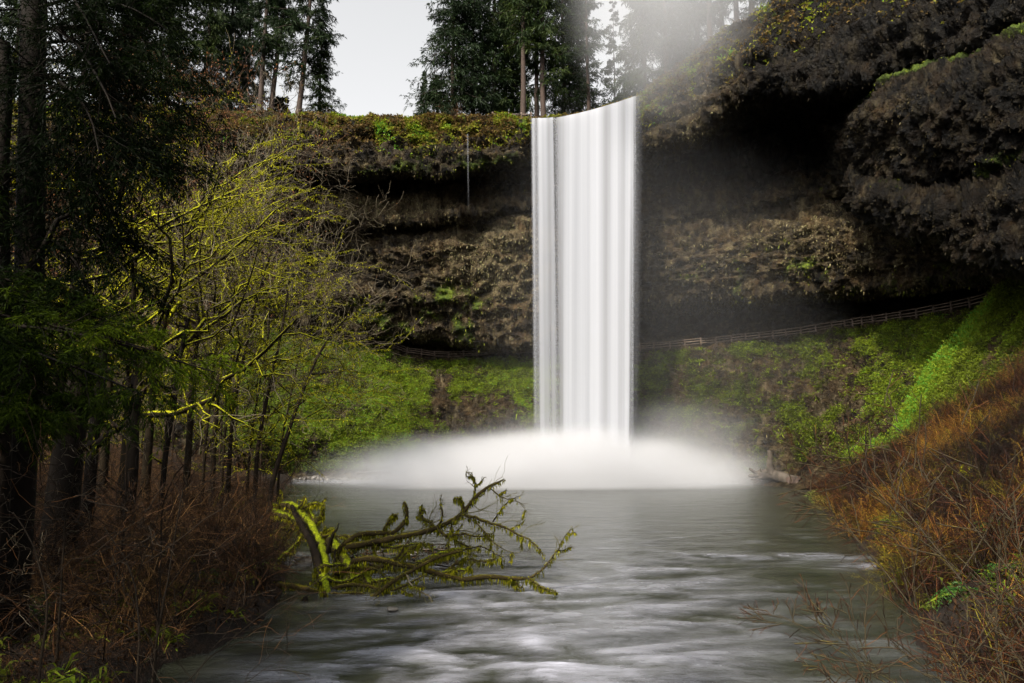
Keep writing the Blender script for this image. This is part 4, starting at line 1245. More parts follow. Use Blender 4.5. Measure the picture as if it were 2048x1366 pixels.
def on_plateau(u, Y):
    """ground point on the land above the rim, behind image column u"""
    c = int(np.argmin(np.abs(U - u)))
    col = Gd[:, c]
    k = int(np.argmin(np.abs(col[:28, 1] - Y)))
    a_ = (u - 1024) / 1365
    z = col[k, 2]
    # solve x for that height
    ang = (z - CAMZ) / Y; b = (ang * CT - ST) / (CT + ang * ST)
    return np.array([a_ * Y / (CT - b * ST), Y, z - 0.2])


full = [conifer_meshes(100 + k, 42, [2.0, 3.5, 1.5][k], [6.2, 5.4, 7.0][k], [170, 150, 190][k], 0.45, 0.48, 0.10) for k in range(3)]
tall = [conifer_meshes(200 + k, 46, [9.0, 13.0, 7.0][k], [5.2, 5.0, 6.0][k], [95, 90, 110][k], 0.40, 0.46, 0.12) for k in range(3)]
sparse = [conifer_meshes(300 + k, 26, 2.0, 2.2, 70, 0.25, 0.17, 0.2, dens=0.6) for k in range(2)]
small = [conifer_meshes(400 + k, 9, 0.3, 2.6, 80, 0.2, 0.12, 0.25) for k in range(2)]

TREES = [
    # u, Y, meshes, rot, scale, lean, label
    (404, 104, full[0], 0.3, 0.95, 0, 'dark full fir at the far left of the rim behind brown leafy trees'),
    (452, 108, full[2], 1.7, 0.9, 0.0, 'dark fir on the rim left of the three bare trunks'),
    (487, 116, tall[2], 2.2, 0.95, 0.0, 'fir on the rim just behind and left of the straight bare trunk'),
    (519, 103.5, tall[0], 0.9, 1.0, 0.0, 'tall fir with straight bare lower trunk, first of the three on the left rim'),
    (538, 105, tall[1], 2.9, 1.0, 0.07, 'tall fir with strongly leaning trunk, middle of the three on the left rim'),
    (597, 103.5, tall[2], 4.6, 1.0, 0.05, 'tall leaning fir nearest the open sky, drooping boughs on its right side'),
    (636, 108, full[1], 1.2, 0.62, 0.0, 'shorter dark fir beside the tall leaning one on the left rim'),
    (846, 110, full[0], 4.0, 0.30, 0.0, 'small pointed fir at the left foot of the middle tree group'),
    (872, 107, small[1], 2.0, 1.1, 0.0, 'small light green fir sapling on the rim in the middle group'),
    (905, 104.5, full[2], 0.6, 0.88, 0.0, 'broad green fir at the left of the middle group with long left boughs'),
    (945, 108, full[1], 2.1, 1.0, 0.0, 'dark dense fir second in the middle group'),
    (988, 112, full[0], 3.2, 1.05, 0.0, 'dark dense fir behind the rim fence'),
    (1022, 118, full[2], 5.2, 1.0, 0.0, 'dark fir set back behind the brown bare trunk'),
    (1046, 105.5, tall[1], 0.2, 1.08, 0.0, 'tall brown bare trunk fir beside the rim fence'),
    (1074, 110, tall[0], 3.3, 1.0, 0.0, 'thinner of the paired dark trunks above the left edge of the waterfall'),
    (1086, 107, tall[2], 1.3, 1.1, 0.0, 'thicker of the paired dark trunks above the left edge of the waterfall'),
    (1128, 114, full[1], 0.5, 0.95, 0.0, 'dense blue green fir above the middle of the waterfall'),
    (1160, 120, full[0], 2.5, 0.92, 0.0, 'dense fir set back above the middle of the waterfall'),
    (1178, 110, tall[0], 5.5, 0.85, 0.0, 'fir with slim pale trunk above the waterfall'),
    (1230, 112, sparse[0], 1.0, 1.0, 0.0, 'thin sparse young fir against the sky above the waterfall'),
    (1252, 118, sparse[1], 2.0, 0.8, 0.0, 'short sparse fir beside the thin one above the waterfall'),
    (1292, 108, full[2], 3.0, 0.95, 0.0, 'misty fir at the right end of the waterfall lip'),
    (1335, 103, tall[2], 0.4, 1.0, 0.0, 'misty fir trunk first right of the waterfall'),
    (1360, 110, full[1], 1.4, 1.0, 0.0, 'dark misty fir second right of the waterfall'),
    (1398, 104, full[0], 2.4, 1.0, 0.0, 'dark misty fir third right of the waterfall'),
    (1424, 99, tall[1], 3.4, 1.0, 0.0, 'reddish bare trunk fir on the right rim'),
    (1448, 101, tall[0], 4.4, 1.0, 0.0, 'dark bare trunk fir between two others on the right rim'),
    (1476, 97, tall[2], 5.1, 1.0, 0.0, 'dark fir on the right rim where it climbs'),
    (1506, 96, tall[1], 5.9, 1.0, 0.0, 'last reddish trunk fir at the top of the right rim'),
    (1545, 99, full[1], 0.9, 1.0, 0.0, 'dark fir at the upper right above the cliff edge'),
    (330, 100, full[1], 2.0, 0.9, 0.0, 'dark fir rising behind the near dark conifer on the left'),
    (250, 104, full[2], 3.0, 0.95, 0.0, 'fir glimpsed between dark boughs at the upper left'),
    (160, 98, full[0], 4.0, 0.9, 0.0, 'fir glimpsed far left behind the near dark trunk'),
    (20, 96, full[1], 1.0, 0.9, 0.0, 'fir in the upper left corner behind the near trunk'),
    (560, 118, small[0], 1.0, 1.2, 0.0, 'young light green fir between the bare trunks on the left rim'),
    (582, 122, small[1], 1.0, 1.0, 0.0, 'smaller young light green fir right of the leaning trunk'),
    (490, 124, small[0], 3.0, 1.1, 0.0, 'young light green fir left of the straight bare trunk'),
]
for (u, Y, me, rz, sc, ln, lab) in TREES:
    place_tree('fir_tree', me, on_plateau(u, Y), rz, sc, lab, group='firs along the cliff rim', lean=ln)


# unseen firs added behind the camera, placed to shade the near ends of both banks
fl = [(-20, -3, .6), (-27, 1, .65), (-24, -10, .8), (-33, -5, .9), (-19, -17, .9), (-38, 4, .85), (-31, -18, 1.0), (18, -8, .5), (26, -12, .6), (34, -9, .6), (-42, -10, 1.0), (-44, 14, .9), (-13, -9, .55)]
fx = np.array([[x, y, float(ground_h(np.array([float(x)]), np.array([float(y)]))[0])] for x, y, _ in fl])
for nm_, me_, m_ in (('forest', full[2][1], 'conifer'), ('shade_forest_trunks', full[2][0], 'bark')):
    scatter(nm_, [me_], M[m_], fx, np.stack([0 * fx[:, 0], 0 * fx[:, 0], np.arange(len(fl)) * 1.0], -1), [q[2] for q in fl], [0] * len(fl), 'unseen firs added behind the viewpoint to shade the near banks', 'forest')


# ================================================================== BARE SHRUBS
def shrub_accs(seed, H, n0, spread, lv=3, M1=6, M2=4, rad=0.02, wig=0.12, grav=-0.1, tint=(0.0, 1.0)):
    """many stemmed bare shrub -> accumulator"""
    r = np.random.default_rng(seed)
    a = Acc()
    base = np.zeros((n0, 3)); base[:, :2] = r.normal(size=(n0, 2)) * spread * 0.25; base[:, 2] = -0.2
    d = unit(np.concatenate([r.normal(size=(n0, 2)) * 0.45, np.ones((n0, 1))], 1))
    L = H * (0.6 + 0.5 * r.random(n0))
    s = np.linspace(0, 1, 7)
    jit = np.cumsum(r.normal(size=(n0, 7, 3)) * wig, 1) / 2.6; jit[:, 0] = 0
    PT = base[:, None] + L[:, None, None] * (d[:, None] * s[None, :, None] + jit * s[None, :, None] + np.array([0, 0, grav]) * (s ** 2)[None, :, None])
    R = (rad * (0.6 + 0.8 * r.random(n0)))[:, None] * (1 - 0.75 * s)[None]
    tubes(a, PT, R, 4, tint[0] + (tint[1] - tint[0]) * r.random(n0))
    P1, R1, _ = spawn(PT, R, M1, 0.45, 0.7, r, K=5, grav=grav, wig=wig, tmin=0.2, rr=0.6)
    tubes(a, P1, R1, 3, tint[0] + (tint[1] - tint[0]) * r.random(len(P1)))
    if lv > 2:
        P2, R2, _ = spawn(P1, R1, M2, 0.5, 0.7, r, K=4, grav=grav, wig=wig, tmin=0.2, rr=0.6)
        tubes(a, P2, np.maximum(R2, 0.0022), 3, tint[0] + (tint[1] - tint[0]) * r.random(len(P2)))
    return a


def merge_copies(dst, src, locs, rots, scales, tshift=None, lean=None):
    V = np.concatenate(src.V); A = np.concatenate(src.A)
    Qs = np.concatenate(src.Q) if src.Q else None
    Ts = np.concatenate(src.T) if src.T else None
    for k in range(len(locs)):
        c, s = math.cos(rots[k]), math.sin(rots[k])
        Rm = np.array([[c, -s, 0], [s, c, 0], [0, 0, 1]])
        v = (V * scales[k]) @ Rm.T
        if lean is not None: v[:, 0] += v[:, 2] * lean[k][0]; v[:, 1] += v[:, 2] * lean[k][1]
        dst.add(v + locs[k], Q=Qs, T=Ts, tint=np.clip(A + (tshift[k] if tshift is not None else 0), 0, 1))


# thicket on the right bank (nobody could count these stems)
rr_ = np.random.default_rng(21)


def bank_points(n, side, y0, y1, pw, reach0, reach1):
    ys = y0 + (y1 - y0) * rr_.random(n * 4) ** pw
    off = 0.15 + (rr_.random(n * 4) ** 0.85) * (reach0 + reach1 * ys)
    xs = interp(ys, XR) + off if side > 0 else interp(ys, XL) - off
    ok = (np.abs(xs / np.maximum(ys, 1)) < 0.86)
    if side > 0: ok &= ~((ys > 56) & (xs - interp(ys, XR) > 14))
    xs, ys = xs[ok][:n], ys[ok][:n]
    return np.stack([xs, ys, ground_h(xs, ys) - 0.03], -1)


FN = [(400, 1120, 17.5, 1.25, 'lush green sword fern in the middle of the left bank'), (455, 1150, 18.5, 1.1, 'sword fern right of the lush one above the mossy limb'), (350, 1170, 16.5, .9, 'darker sword fern left of the lush one'),
      (430, 1010, 27, 1.0, 'small fern in shade under the leaning trees'), (440, 1270, 14.8, 1.25, 'drooping sword fern at the water edge on the lower left'), (395, 1300, 14, 1.1, 'dark sword fern behind the drooping one at lower left'),
      (90, 880, 22, 1.2, 'green fern clump left of the massive trunk'), (60, 930, 20, 1.1, 'green fern below the clump at the far left'), (180, 880, 26, 1.0, 'dim fern right of the massive trunk'),
      (75, 1340, 10, .8, 'bright fern at the lower left corner'), (165, 1330, 10.5, .7, 'small fern beside the bright corner fern'), (280, 1160, 15, .9, 'dim sword fern in the undergrowth at left'),
      (1790, 1075, 38, 1.0, 'green fern beside the waterline tree on the right bank'), (1930, 1215, 22, .9, 'grassy fern over the water on the right bank'), (2030, 1140, 21, .9, 'fern at the right edge in the brush'), (1985, 1060, 28, .9, 'fern in the brush above the willow saplings')]
FNP = np.array([P(u, v, Y) for u, v, Y, _, _ in FN])


def brush(name, tmpl, mat, pts, s0, s1, lean, tone, label):
    for q in FNP:       # ferns grow in gaps of the brush
        dx = pts[:, 0] - q[0]; dy = pts[:, 1] - q[1]
        pts = pts[~((np.hypot(dx, dy) < 1.2) | ((np.abs(dx - dy * q[0] / q[1]) < 0.8) & (dy < 0) & (dy > -3.5)))]
    n = len(pts)
    tsh = tone[0] + tone[1] * fbm(pts * [0.14, 0.14, 0] + 3, 2) + tone[2] * rr_.normal(size=n)
    rot = np.stack([rr_.normal(size=n) * lean, rr_.normal(size=n) * lean, rr_.random(n) * 6.28], -1)
    scatter(name, tmpl, mat, pts, rot, s0 + s1 * rr_.random(n) ** 1.6 * (0.6 + pts[:, 1] / 55), tsh, label, 'brush')


mk = lambda name, seeds, *a, **k: [shrub_accs(q, *a, **k).mesh(name, None) for q in seeds]
red = mk('red_brush', range(500, 505), 1.7, 9, 1.3, M1=8, M2=4, rad=0.011, wig=0.07, grav=-0.10, tint=(0.0, 0.95))
for m_ in red: m_.materials.append(M['twig_red'])
brush('bare_thicket', red, None, bank_points(2900, 1, 9, 66, 1.05, 6, .42), 0.45, 1.0, 0.35, (-0.24, 1.0, 0.20), 'reddish brown bare brush covering the right river bank')
olive = mk('olive_brush', range(510, 513), 1.5, 7, 1.5, M1=7, M2=4, rad=0.012, wig=0.12, grav=-0.25, tint=(0.0, 1.0))
M['twig_yellow'] = leaf_mat('yellow_green_twigs', [(0.0, (0.010, 0.008, 0.002)), (0.6, (0.07, 0.055, 0.006)), (1.0, (0.26, 0.23, 0.012))], 0.0, 0.5)
for m_ in olive: m_.materials.append(M['twig_yellow'])
brush('yellow_brush', olive, None, bank_points(800, 1, 9, 58, 1.0, 7, .42), 0.5, 0.9, 0.35, (-0.12, 0.6, 0.16), 'yellowish mossy twigs mixed into the brush of the right bank')
# thicket on the left bank
drk = mk('dark_brush', range(520, 525), 1.6, 7, 1.6, M1=8, M2=5, rad=0.010, wig=0.15, grav=-0.32, tint=(-0.3, 0.95))
for m_ in drk: m_.materials.append(M['twig_dark'])
brush('bare_undergrowth', drk, None, bank_points(2100, -1, 10, 72, 1.1, 5, .6), 0.5, 0.7, 0.3, (-0.05, 0.5, 0.14), 'tangled dark brown bare undergrowth on the left river bank')
tall_b = mk('tall_brush', range(540, 543), 3.4, 7, 2.2, M1=8, M2=6, rad=0.018, wig=0.14, grav=-0.22, tint=(-0.2, 0.95))
for m_ in tall_b: m_.materials.append(M['twig_dark'])
tb = bank_points(750, -1, 16, 62, 1.0, 4, .5)
brush('tall_undergrowth', tall_b, None, tb[tb[:, 0] < interp(tb[:, 1], XL) - 1.0], 0.6, 0.75, 0.15, (-0.02, 0.4, 0.14), 'head high bare brown brush between the trunks on the left bank')

for nm_, sd, n_, tn_, lab_ in (('bank_plants', -1, 1500, .5, 'low green ferns, moss and grass between the brown brush of the left bank'), ('bank_herbs', 1, 700, .45, 'tufts of green and yellow herbs in the brush of the right bank')):
    bp = bank_points(n_, sd, 10, 62, 1.0, 4, .5)
    keep_ = fbm(bp * [0.3, 0.3, 0] + 60, 2) > 0.02
    bp = bp[keep_]
    scatter(nm_, big_t, None, bp, np.stack([0.25 * rr_.normal(size=len(bp)), 0.25 * rr_.normal(size=len(bp)), 6 * rr_.random(len(bp))], -1), (0.35 + 0.6 * rr_.random(len(bp))) * (0.7 + bp[:, 1] / 60), np.clip(tn_ + 0.22 * rr_.normal(size=len(bp)), .05, .95), lab_, 'ground plants')

# leaf litter, grass blades and low plants on both banks
ac = Acc()
n = 52000
ys = 8 + 66 * rr_.random(n) ** 1.3
side = rr_.random(n) < 0.5
xs = np.where(side, interp(ys, XL) - 0.05 - rr_.random(n) ** 0.9 * (4 + 0.55 * ys), interp(ys, XR) + 0.05 + rr_.random(n) ** 0.9 * (4 + 0.45 * ys))
ok = np.abs(xs / ys) < 0.85; xs, ys, side = xs[ok], ys[ok], side[ok]
zs = ground_h(xs, ys)
base = np.stack([xs, ys, zs - 0.02], -1)
green = fbm(base * [0.3, 0.3, 0] + 4, 2) + 0.25 * rr_.normal(size=len(xs))
tn = np.where(green > 0.32, 0.92 + 0.08 * rr_.random(len(xs)), rr_.random(len(xs)) ** 1.3 * 0.8)
d = unit(np.array([0, 0, 0.75]) + rand_dirs(len(xs), rr_))
blades(ac, base, d, (0.10 + 0.28 * rr_.random(len(xs))) * (0.6 + ys / 50), (0.035 + 0.05 * rr_.random(len(xs))) * (0.7 + ys / 40), rr_, tn, bend=0.3)
o = ac.obj('leaf_litter', M['litter'])
tag(o, 'dead leaves, moss and low grass on the river banks', 'leaf litter', kind='stuff')
# yellow sunlit grass at the waterline right
ac = Acc(); n = 5000
t = rr_.random(n); yy = 45 + 22 * t + rr_.normal(size=n) * 0.5
xx = interp(yy, XR) + 0.1 + rr_.random(n) * 1.6
bs = np.stack([xx, yy, ground_h(xx, yy)], -1)
blades(ac, bs, unit(np.array([-0.4, 0, 0.8]) + 0.7 * rand_dirs(n, rr_)), 0.2 + 0.4 * rr_.random(n), 0.05, rr_, rr_.random(n), bend=0.4)
M['dry_grass'] = leaf_mat('dry_grass', [(0.0, (0.09, 0.10, 0.015)), (0.6, (0.26, 0.22, 0.04)), (1.0, (0.38, 0.28, 0.09))], 0.4, 0.6)
o = ac.obj('bank_grass', M['dry_grass'])
tag(o, 'yellow grass overhanging the waterline of the right bank', 'grass', kind='stuff')


# ================================================================== HANGING MOSS, MOSSY TREES
def moss_tufts(acc, PT, R, n_per, rng, size=0.12, tint=0.5, hang=1.0):
    """small pointed tufts round limbs, longer below"""
    N, K, _ = PT.shape
    for k in range(n_per):
        x = rng.random(N) * (K - 1.001); i = x.astype(int); f = (x - i)[:, None]; n = np.arange(N)
        p = PT[n, i] * (1 - f) + PT[n, i + 1] * f
        r_ = R[n, i]
        d = rand_dirs(N, rng); d[:, 2] -= 0.6 * hang; d = unit(d)
        blades(acc, p + d * r_[:, None] * 0.7, unit(d + np.array([0, 0, -0.8 * hang])), size * (0.4 + 1.0 * rng.random(N)) + r_, size * 0.45, rng, np.clip(tint + 0.22 * rng.normal(size=N), 0, 1), bend=0.3 * hang)


def poly(path, K):
    """resample control points (n,3) smoothly to K points"""
    path = np.asarray(path, float)
    n = len(path)
    d = np.concatenate([[0], np.cumsum(np.linalg.norm(np.diff(path, axis=0), axis=1))]); d /= d[-1]
    s = np.linspace(0, 1, K)
    out = np.stack([np.interp(s, d, path[:, k]) for k in range(3)], -1)
    for _ in range(2):
        o2 = out.copy(); o2[1:-1] = (out[:-2] + 2 * out[1:-1] + out[2:]) / 4; out = o2
    return out


def mossy_tree(name, label, path, r0, r1, rng, n_limb=8, limb_len=0.45, mat_t='bark_mossy', moss=1.0, M1=6, M2=5, twig_mat='twig_pale', group='mossy trees on the left bank', dirbias=(0, 0, 0), grav=0.05, ang=1.0, tmin=0.35, leaves=0, wig=0.13, tint=0.6, rot_origin=None):
    K = 18
    tp = poly(path, K)
    rmin = 0.00021 * tp[0, 1]
    L = np.linalg.norm(np.diff(tp, axis=0), axis=1).sum()
    jit = np.cumsum(rng.normal(size=tp.shape), 0) * 0.011 * min(L, 6) / 3; jit -= jit[0]; tp = tp + jit * np.linspace(0, 1, K)[:, None]
    s = np.linspace(0, 1, K)
    tr = r0 * (1 - s) + r1 * s
    thick = 1.5 if mat_t == 'bark_mossy' else 1.0
    tr[0] *= 1.5; tr[1] *= 1.15
    org = tp[0].copy()
    root = empty(name, org); tag(root, label, 'tree', group)
    a = Acc(); tubes(a, tp[None], tr[None], 8, 0.5)
    a.obj('trunk', M[mat_t], root, smooth=True, origin=org)
    LP, LR, _ = spawn(tp[None], tr[None], n_limb, limb_len, ang, rng, K=9, grav=grav, wig=wig, tmin=tmin, rr=0.5 * thick)
    LP = LP + np.array(dirbias)[None, None] * np.linspace(0, 1, 9)[None, :, None] * L * 0.25
    ma = Acc(); ta = Acc()
    for k in range(len(LP)):
        a = Acc(); tubes(a, LP[k:k + 1], LR[k:k + 1], 5, 0.5)
        a.obj('branch', M[mat_t], root, smooth=True, origin=org)
    P1, R1, _ = spawn(LP, LR, M1, 0.5, 0.8, rng, K=6, grav=0.0, wig=wig, tmin=0.25, rr=0.6)
    R1 = np.maximum(R1, max(0.008, rmin * 1.4))
    LR = np.maximum(LR, rmin * 1.8)
    b = Acc(); tubes(b, P1, R1, 4, 0.5)
    P2, R2, _ = spawn(P1, R1, M2, 0.55, 0.75, rng, K=5, grav=0.02, wig=wig, tmin=0.2, rr=0.6)
    tubes(ta, P2, np.maximum(R2, max(0.004, rmin)), 3, 0.3 + 0.5 * rng.random(len(P2)))
    b.obj('branchlets', M[mat_t], root, smooth=True, origin=org)
    ta.obj('twigs', M[twig_mat], root, origin=org)
    if moss > 0:
        moss_tufts(ma, LP, LR, int(110 * moss), rng, 0.13, tint, hang=0.5)
        moss_tufts(ma, P1, R1, int(34 * moss), rng, 0.11, tint, hang=0.5)
        moss_tufts(ma, P2[::2], R2[::2], int(5 * moss), rng, 0.08, tint, hang=0.5)
        ma.obj('hanging_moss', M['moss_tuft'], root, origin=org)
    if leaves:
        la = Acc()
        n = len(P2); k = rng.integers(1, 5, size=(leaves,)); m = rng.integers(0, n, size=leaves)
        pp = P2[m, k]
        blades(la, pp, unit(rand_dirs(leaves, rng) + np.array([0, 0, -0.7])), 0.16 + 0.12 * rng.random(leaves), 0.13, rng, rng.random(leaves), bend=0.2)
        la.obj('dead_leaves', M['dead_leaf'], root, origin=org)
    return root


rt = np.random.default_rng(31)


def pix(pts): return np.array([P(u, v, Y) for u, v, Y in pts])


def tree_path(pts):
    """pixel guided path whose foot is carried down to the ground"""
    p = pix(pts)
    g = float(ground_h(np.array([p[0, 0]]), np.array([p[0, 1]]))[0])
    foot = p[0].copy(); foot[2] = min(g - 0.2, p[0, 2] - 0.3)
    return np.concatenate([foot[None], p]) if abs(foot[2] - p[0, 2]) > 0.1 else p


mossy_tree('leaning_tree', 'slim dark tree leaning right over the pool edge, moss dotted bark and pale forked top',
           tree_path([(540, 975, 38), (572, 880, 38), (615, 760, 38.5), (655, 680, 39), (700, 632, 39)]), 0.17, 0.05, rt, 6, 0.36, 'bark_halfmoss', 0.5, twig_mat='twig_pale', grav=-0.15, tmin=0.5, tint=.5)
mossy_tree('leaning_tree', 'slim dark tree behind the leaning one, its arching mossy twigs hanging right',
           tree_path([(515, 890, 41), (543, 760, 41), (568, 650, 41), (583, 560, 41)]), 0.16, 0.05, rt, 7, 0.36, 'bark_halfmoss', 0.7, twig_mat='twig_pale', grav=-0.25, tmin=0.45, tint=.55)
mossy_tree('mossy_tree', 'yellow mossy sapling with a pointed bare tip in front of the dark hollow',
           tree_path([(465, 830, 40), (492, 700, 40), (515, 590, 40), (546, 490, 40)]), 0.16, 0.04, rt, 9, 0.38, 'bark_mossy', 0.9, twig_mat='twig_pale', grav=-0.2, tmin=0.35, tint=.75)
mossy_tree('maple_tree', 'mossy maple with dark trunk and long limbs sweeping right, nearest the dark conifer bough',
           tree_path([(258, 860, 33), (262, 700, 33), (266, 590, 33), (275, 430, 33)]), 0.34, 0.10, rt, 12, 0.55, 'bark_mossy', 1.0, dirbias=(.9, 0, .1), grav=0.05, tmin=0.3, tint=.65)
mossy_tree('maple_tree', 'tall mossy maple whose trunk curves right, in the middle of the left thicket',
           tree_path([(300, 850, 36), (312, 720, 36), (332, 620, 36), (368, 500, 36), (430, 330, 36)]), 0.27, 0.07, rt, 12, 0.42, 'bark_mossy', 1.0, dirbias=(.4, 0, .2), grav=0.1, tmin=0.35, tint=.7)
mossy_tree('maple_tree', 'mossy maple with crooked forked trunk right of the tall curving one',
           tree_path([(378, 890, 38), (384, 740, 38), (402, 640, 38), (378, 540, 38), (395, 420, 38)]), 0.22, 0.07, rt, 11, 0.42, 'bark_mossy', 1.0, dirbias=(.5, 0, .1), grav=0.05, tmin=0.35, tint=.72)
mossy_tree('maple_tree', 'slender mossy maple with bright yellow limbs near the cliff hollow',
           tree_path([(430, 880, 44), (440, 740, 44), (455, 600, 44), (470, 470, 44), (485, 380, 44)]), 0.2, 0.05, rt, 10, 0.42, 'bark_mossy', 0.8, dirbias=(.2, 0, .1), grav=0.0, tmin=0.35, tint=.75)
mossy_tree('maple_tree', 'mossy maple rising just left of the tall curving one',
           tree_path([(215, 850, 37), (222, 700, 37), (215, 560, 37), (238, 380, 37), (250, 280, 37)]), 0.26, 0.07, rt, 12, 0.42, 'bark_mossy', 0.9, dirbias=(.3, 0, .2), grav=0.05, tmin=0.3, tint=.5)
mossy_tree('maple_tree', 'dim mossy maple just right of the near dark trunk',
           tree_path([(120, 850, 30), (128, 700, 30), (150, 560, 30), (165, 420, 30), (205, 300, 30)]), 0.26, 0.07, rt, 12, 0.45, 'bark_mossy', 0.8, dirbias=(.3, 0, .1), grav=0.05, tmin=0.3, tint=.4)
for k, (u, v, Y, up_, lean_, lab) in enumerate([
    (330, 880, 40, 420, 60, 'thin mossy sapling leaning right between the crooked maple and the tall curving one'),
    (410, 900, 41, 380, 50, 'thin yellow mossy sapling left of the pointed one'),
    (450, 860, 46, 430, 60, 'bright mossy sapling whose tip reaches the grey leafless trees'),
    (500, 880, 45, 300, 60, 'short mossy sapling against the grassy slope'),
    (560, 900, 47, 300, 70, 'slight mossy sapling behind the two slim leaning trees'),
    (180, 880, 36, 420, 30, 'mossy sapling half hidden under the near dark boughs')]):
    mossy_tree('mossy_tree', lab, tree_path([(u, v, Y), (u + lean_ * .3, v - up_ * .35, Y), (u + lean_ * .6, v - up_ * .7, Y), (u + lean_, v - up_, Y)]), 0.11, 0.03, rt, 12, 0.46,
               'bark_mossy', 0.7, twig_mat='twig_pale', grav=-0.15, tmin=0.2, tint=.75, dirbias=(.3, 0, 0))
# leafless and brown leaved trees higher on the left slope
for k, (u, v, Y, up_, lab, lv) in enumerate([
    (300, 560, 62, 300, 'brown leaved tree above the mossy maples at left', 1500),
    (360, 560, 66, 330, 'brown leaved tree with dry orange leaves against the fir row', 1800),
    (420, 570, 70, 330, 'brown leaved tree beside the cliff edge left of the bare trunks', 1600),
    (480, 600, 74, 330, 'grey leafless tree with fine twigs in front of the cliff hollow', 60),
    (530, 640, 78, 320, 'grey leafless tree with a few orange leaves at its right twigs', 160),
    (230, 560, 60, 330, 'brown leaved tree behind the dark boughs at left', 1500),
    (445, 700, 60, 300, 'grey leafless sapling above the grassy slope', 0)]):
    mossy_tree('leafless_tree', lab, tree_path([(u, v + 120, Y), (u + 6, v, Y), (u + 14, v - up_ * 0.5, Y), (u + 30, v - up_, Y)]), 0.11, 0.03, rt, 14, 0.40,
               'bark_halfmoss', 0.0, M1=7, M2=6, twig_mat='twig_pale' if lv < 500 else 'twig_dark', group='leafless trees on the left slope', grav=0.12, tmin=0.25, leaves=lv, ang=0.8)
# big dark trunks at far left
for (pts, r0, r1, lab) in [
    ([(128, 960, 24), (136, 850, 24), (150, 780, 24), (168, 700, 24)], 0.62, 0.4, 'massive dark mossy trunk standing low at the far left'),
    ([(190, 860, 27), (200, 800, 27), (206, 740, 27), (208, 640, 27)], 0.26, 0.16, 'dark mossy stem right of the massive trunk'),
    ([(262, 950, 28), (266, 860, 28), (272, 780, 28), (268, 700, 28)], 0.30, 0.2, 'dark upright trunk behind a pale bare stem'),
    ([(330, 900, 34), (345, 820, 34), (352, 740, 34), (372, 640, 34)], 0.14, 0.1, 'thin dark trunk below the lit conifer bough'),
    ([(6, 1000, 18), (8, 700, 18), (4, 400, 18), (10, 100, 18)], 0.22, 0.16, 'black trunk at the very left edge')]:
    mossy_tree('dark_tree', lab, tree_path(pts), r0, r1, rt, 4, 0.35, 'bark_dark', 0.4, M1=3, M2=3, twig_mat='twig_dark', group='dark trunks at the left', grav=0.0, tmin=0.5, tint=.15)


# ================================================================== NEAR DARK CONIFER
def bough(ca, ta, p0, p1, rng, droop=0.15, width=0.5, n_side=34, tint=0.3, tint_tip=0.0, leafs=9, sc=1.0):
    p0 = np.array(p0, float); p1 = np.array(p1, float)
    L = np.linalg.norm(p1 - p0)
    s = np.linspace(0, 1, 10)
    main = p0 + (p1 - p0) * s[:, None]
    main[:, 2] += L * droop * np.sin(s * math.pi)
    main += np.cumsum(rng.normal(size=main.shape), 0) * 0.01 * L * s[:, None]
    R = 0.035 * (L / 4) * (1 - 0.85 * s) + 0.006
    tubes(ta, main[None], R[None], 5, 0.3)
    P1, R1, t1 = spawn(main[None], R[None], n_side, width, 0.95, rng, K=5, grav=-0.25, wig=0.06, tmin=0.10, rr=0.5, flat=0.35)
    tubes(ta, P1, R1, 3, 0.3)
    P2, R2, t2 = spawn(P1, R1, 9, 0.40, 0.8, rng, K=4, grav=-0.25, wig=0.06, tmin=0.12, rr=0.5, flat=0.4)
    tt = np.repeat(t1, 9)
    for (PP, tpar, q) in ((P1, t1, leafs + 6), (P2, tt, leafs)):
        n = len(PP); Kp = PP.shape[1]
        ln = np.linalg.norm(PP[:, -1] - PP[:, 0], axis=1)
        for k in range(q):
            x = (k + rng.random(n)) / q * (Kp - 1.001); i = x.astype(int); f = (x - i)[:, None]; m = np.arange(n)
            pp = PP[m, i] * (1 - f) + PP[m, i + 1] * f
            tg = unit(PP[m, i + 1] - PP[m, i])
            d = unit(tg * 0.9 + rand_dirs(n, rng) * [0.9, 0.9, 0.45] + np.array([0, 0, -0.12]))
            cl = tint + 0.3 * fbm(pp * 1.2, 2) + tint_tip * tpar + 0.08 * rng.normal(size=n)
            blades(ca, pp, d, sc * (0.08 + 0.09 * rng.random(n)), sc * 0.019, rng, np.clip(cl, 0, 1), bend=0.15)


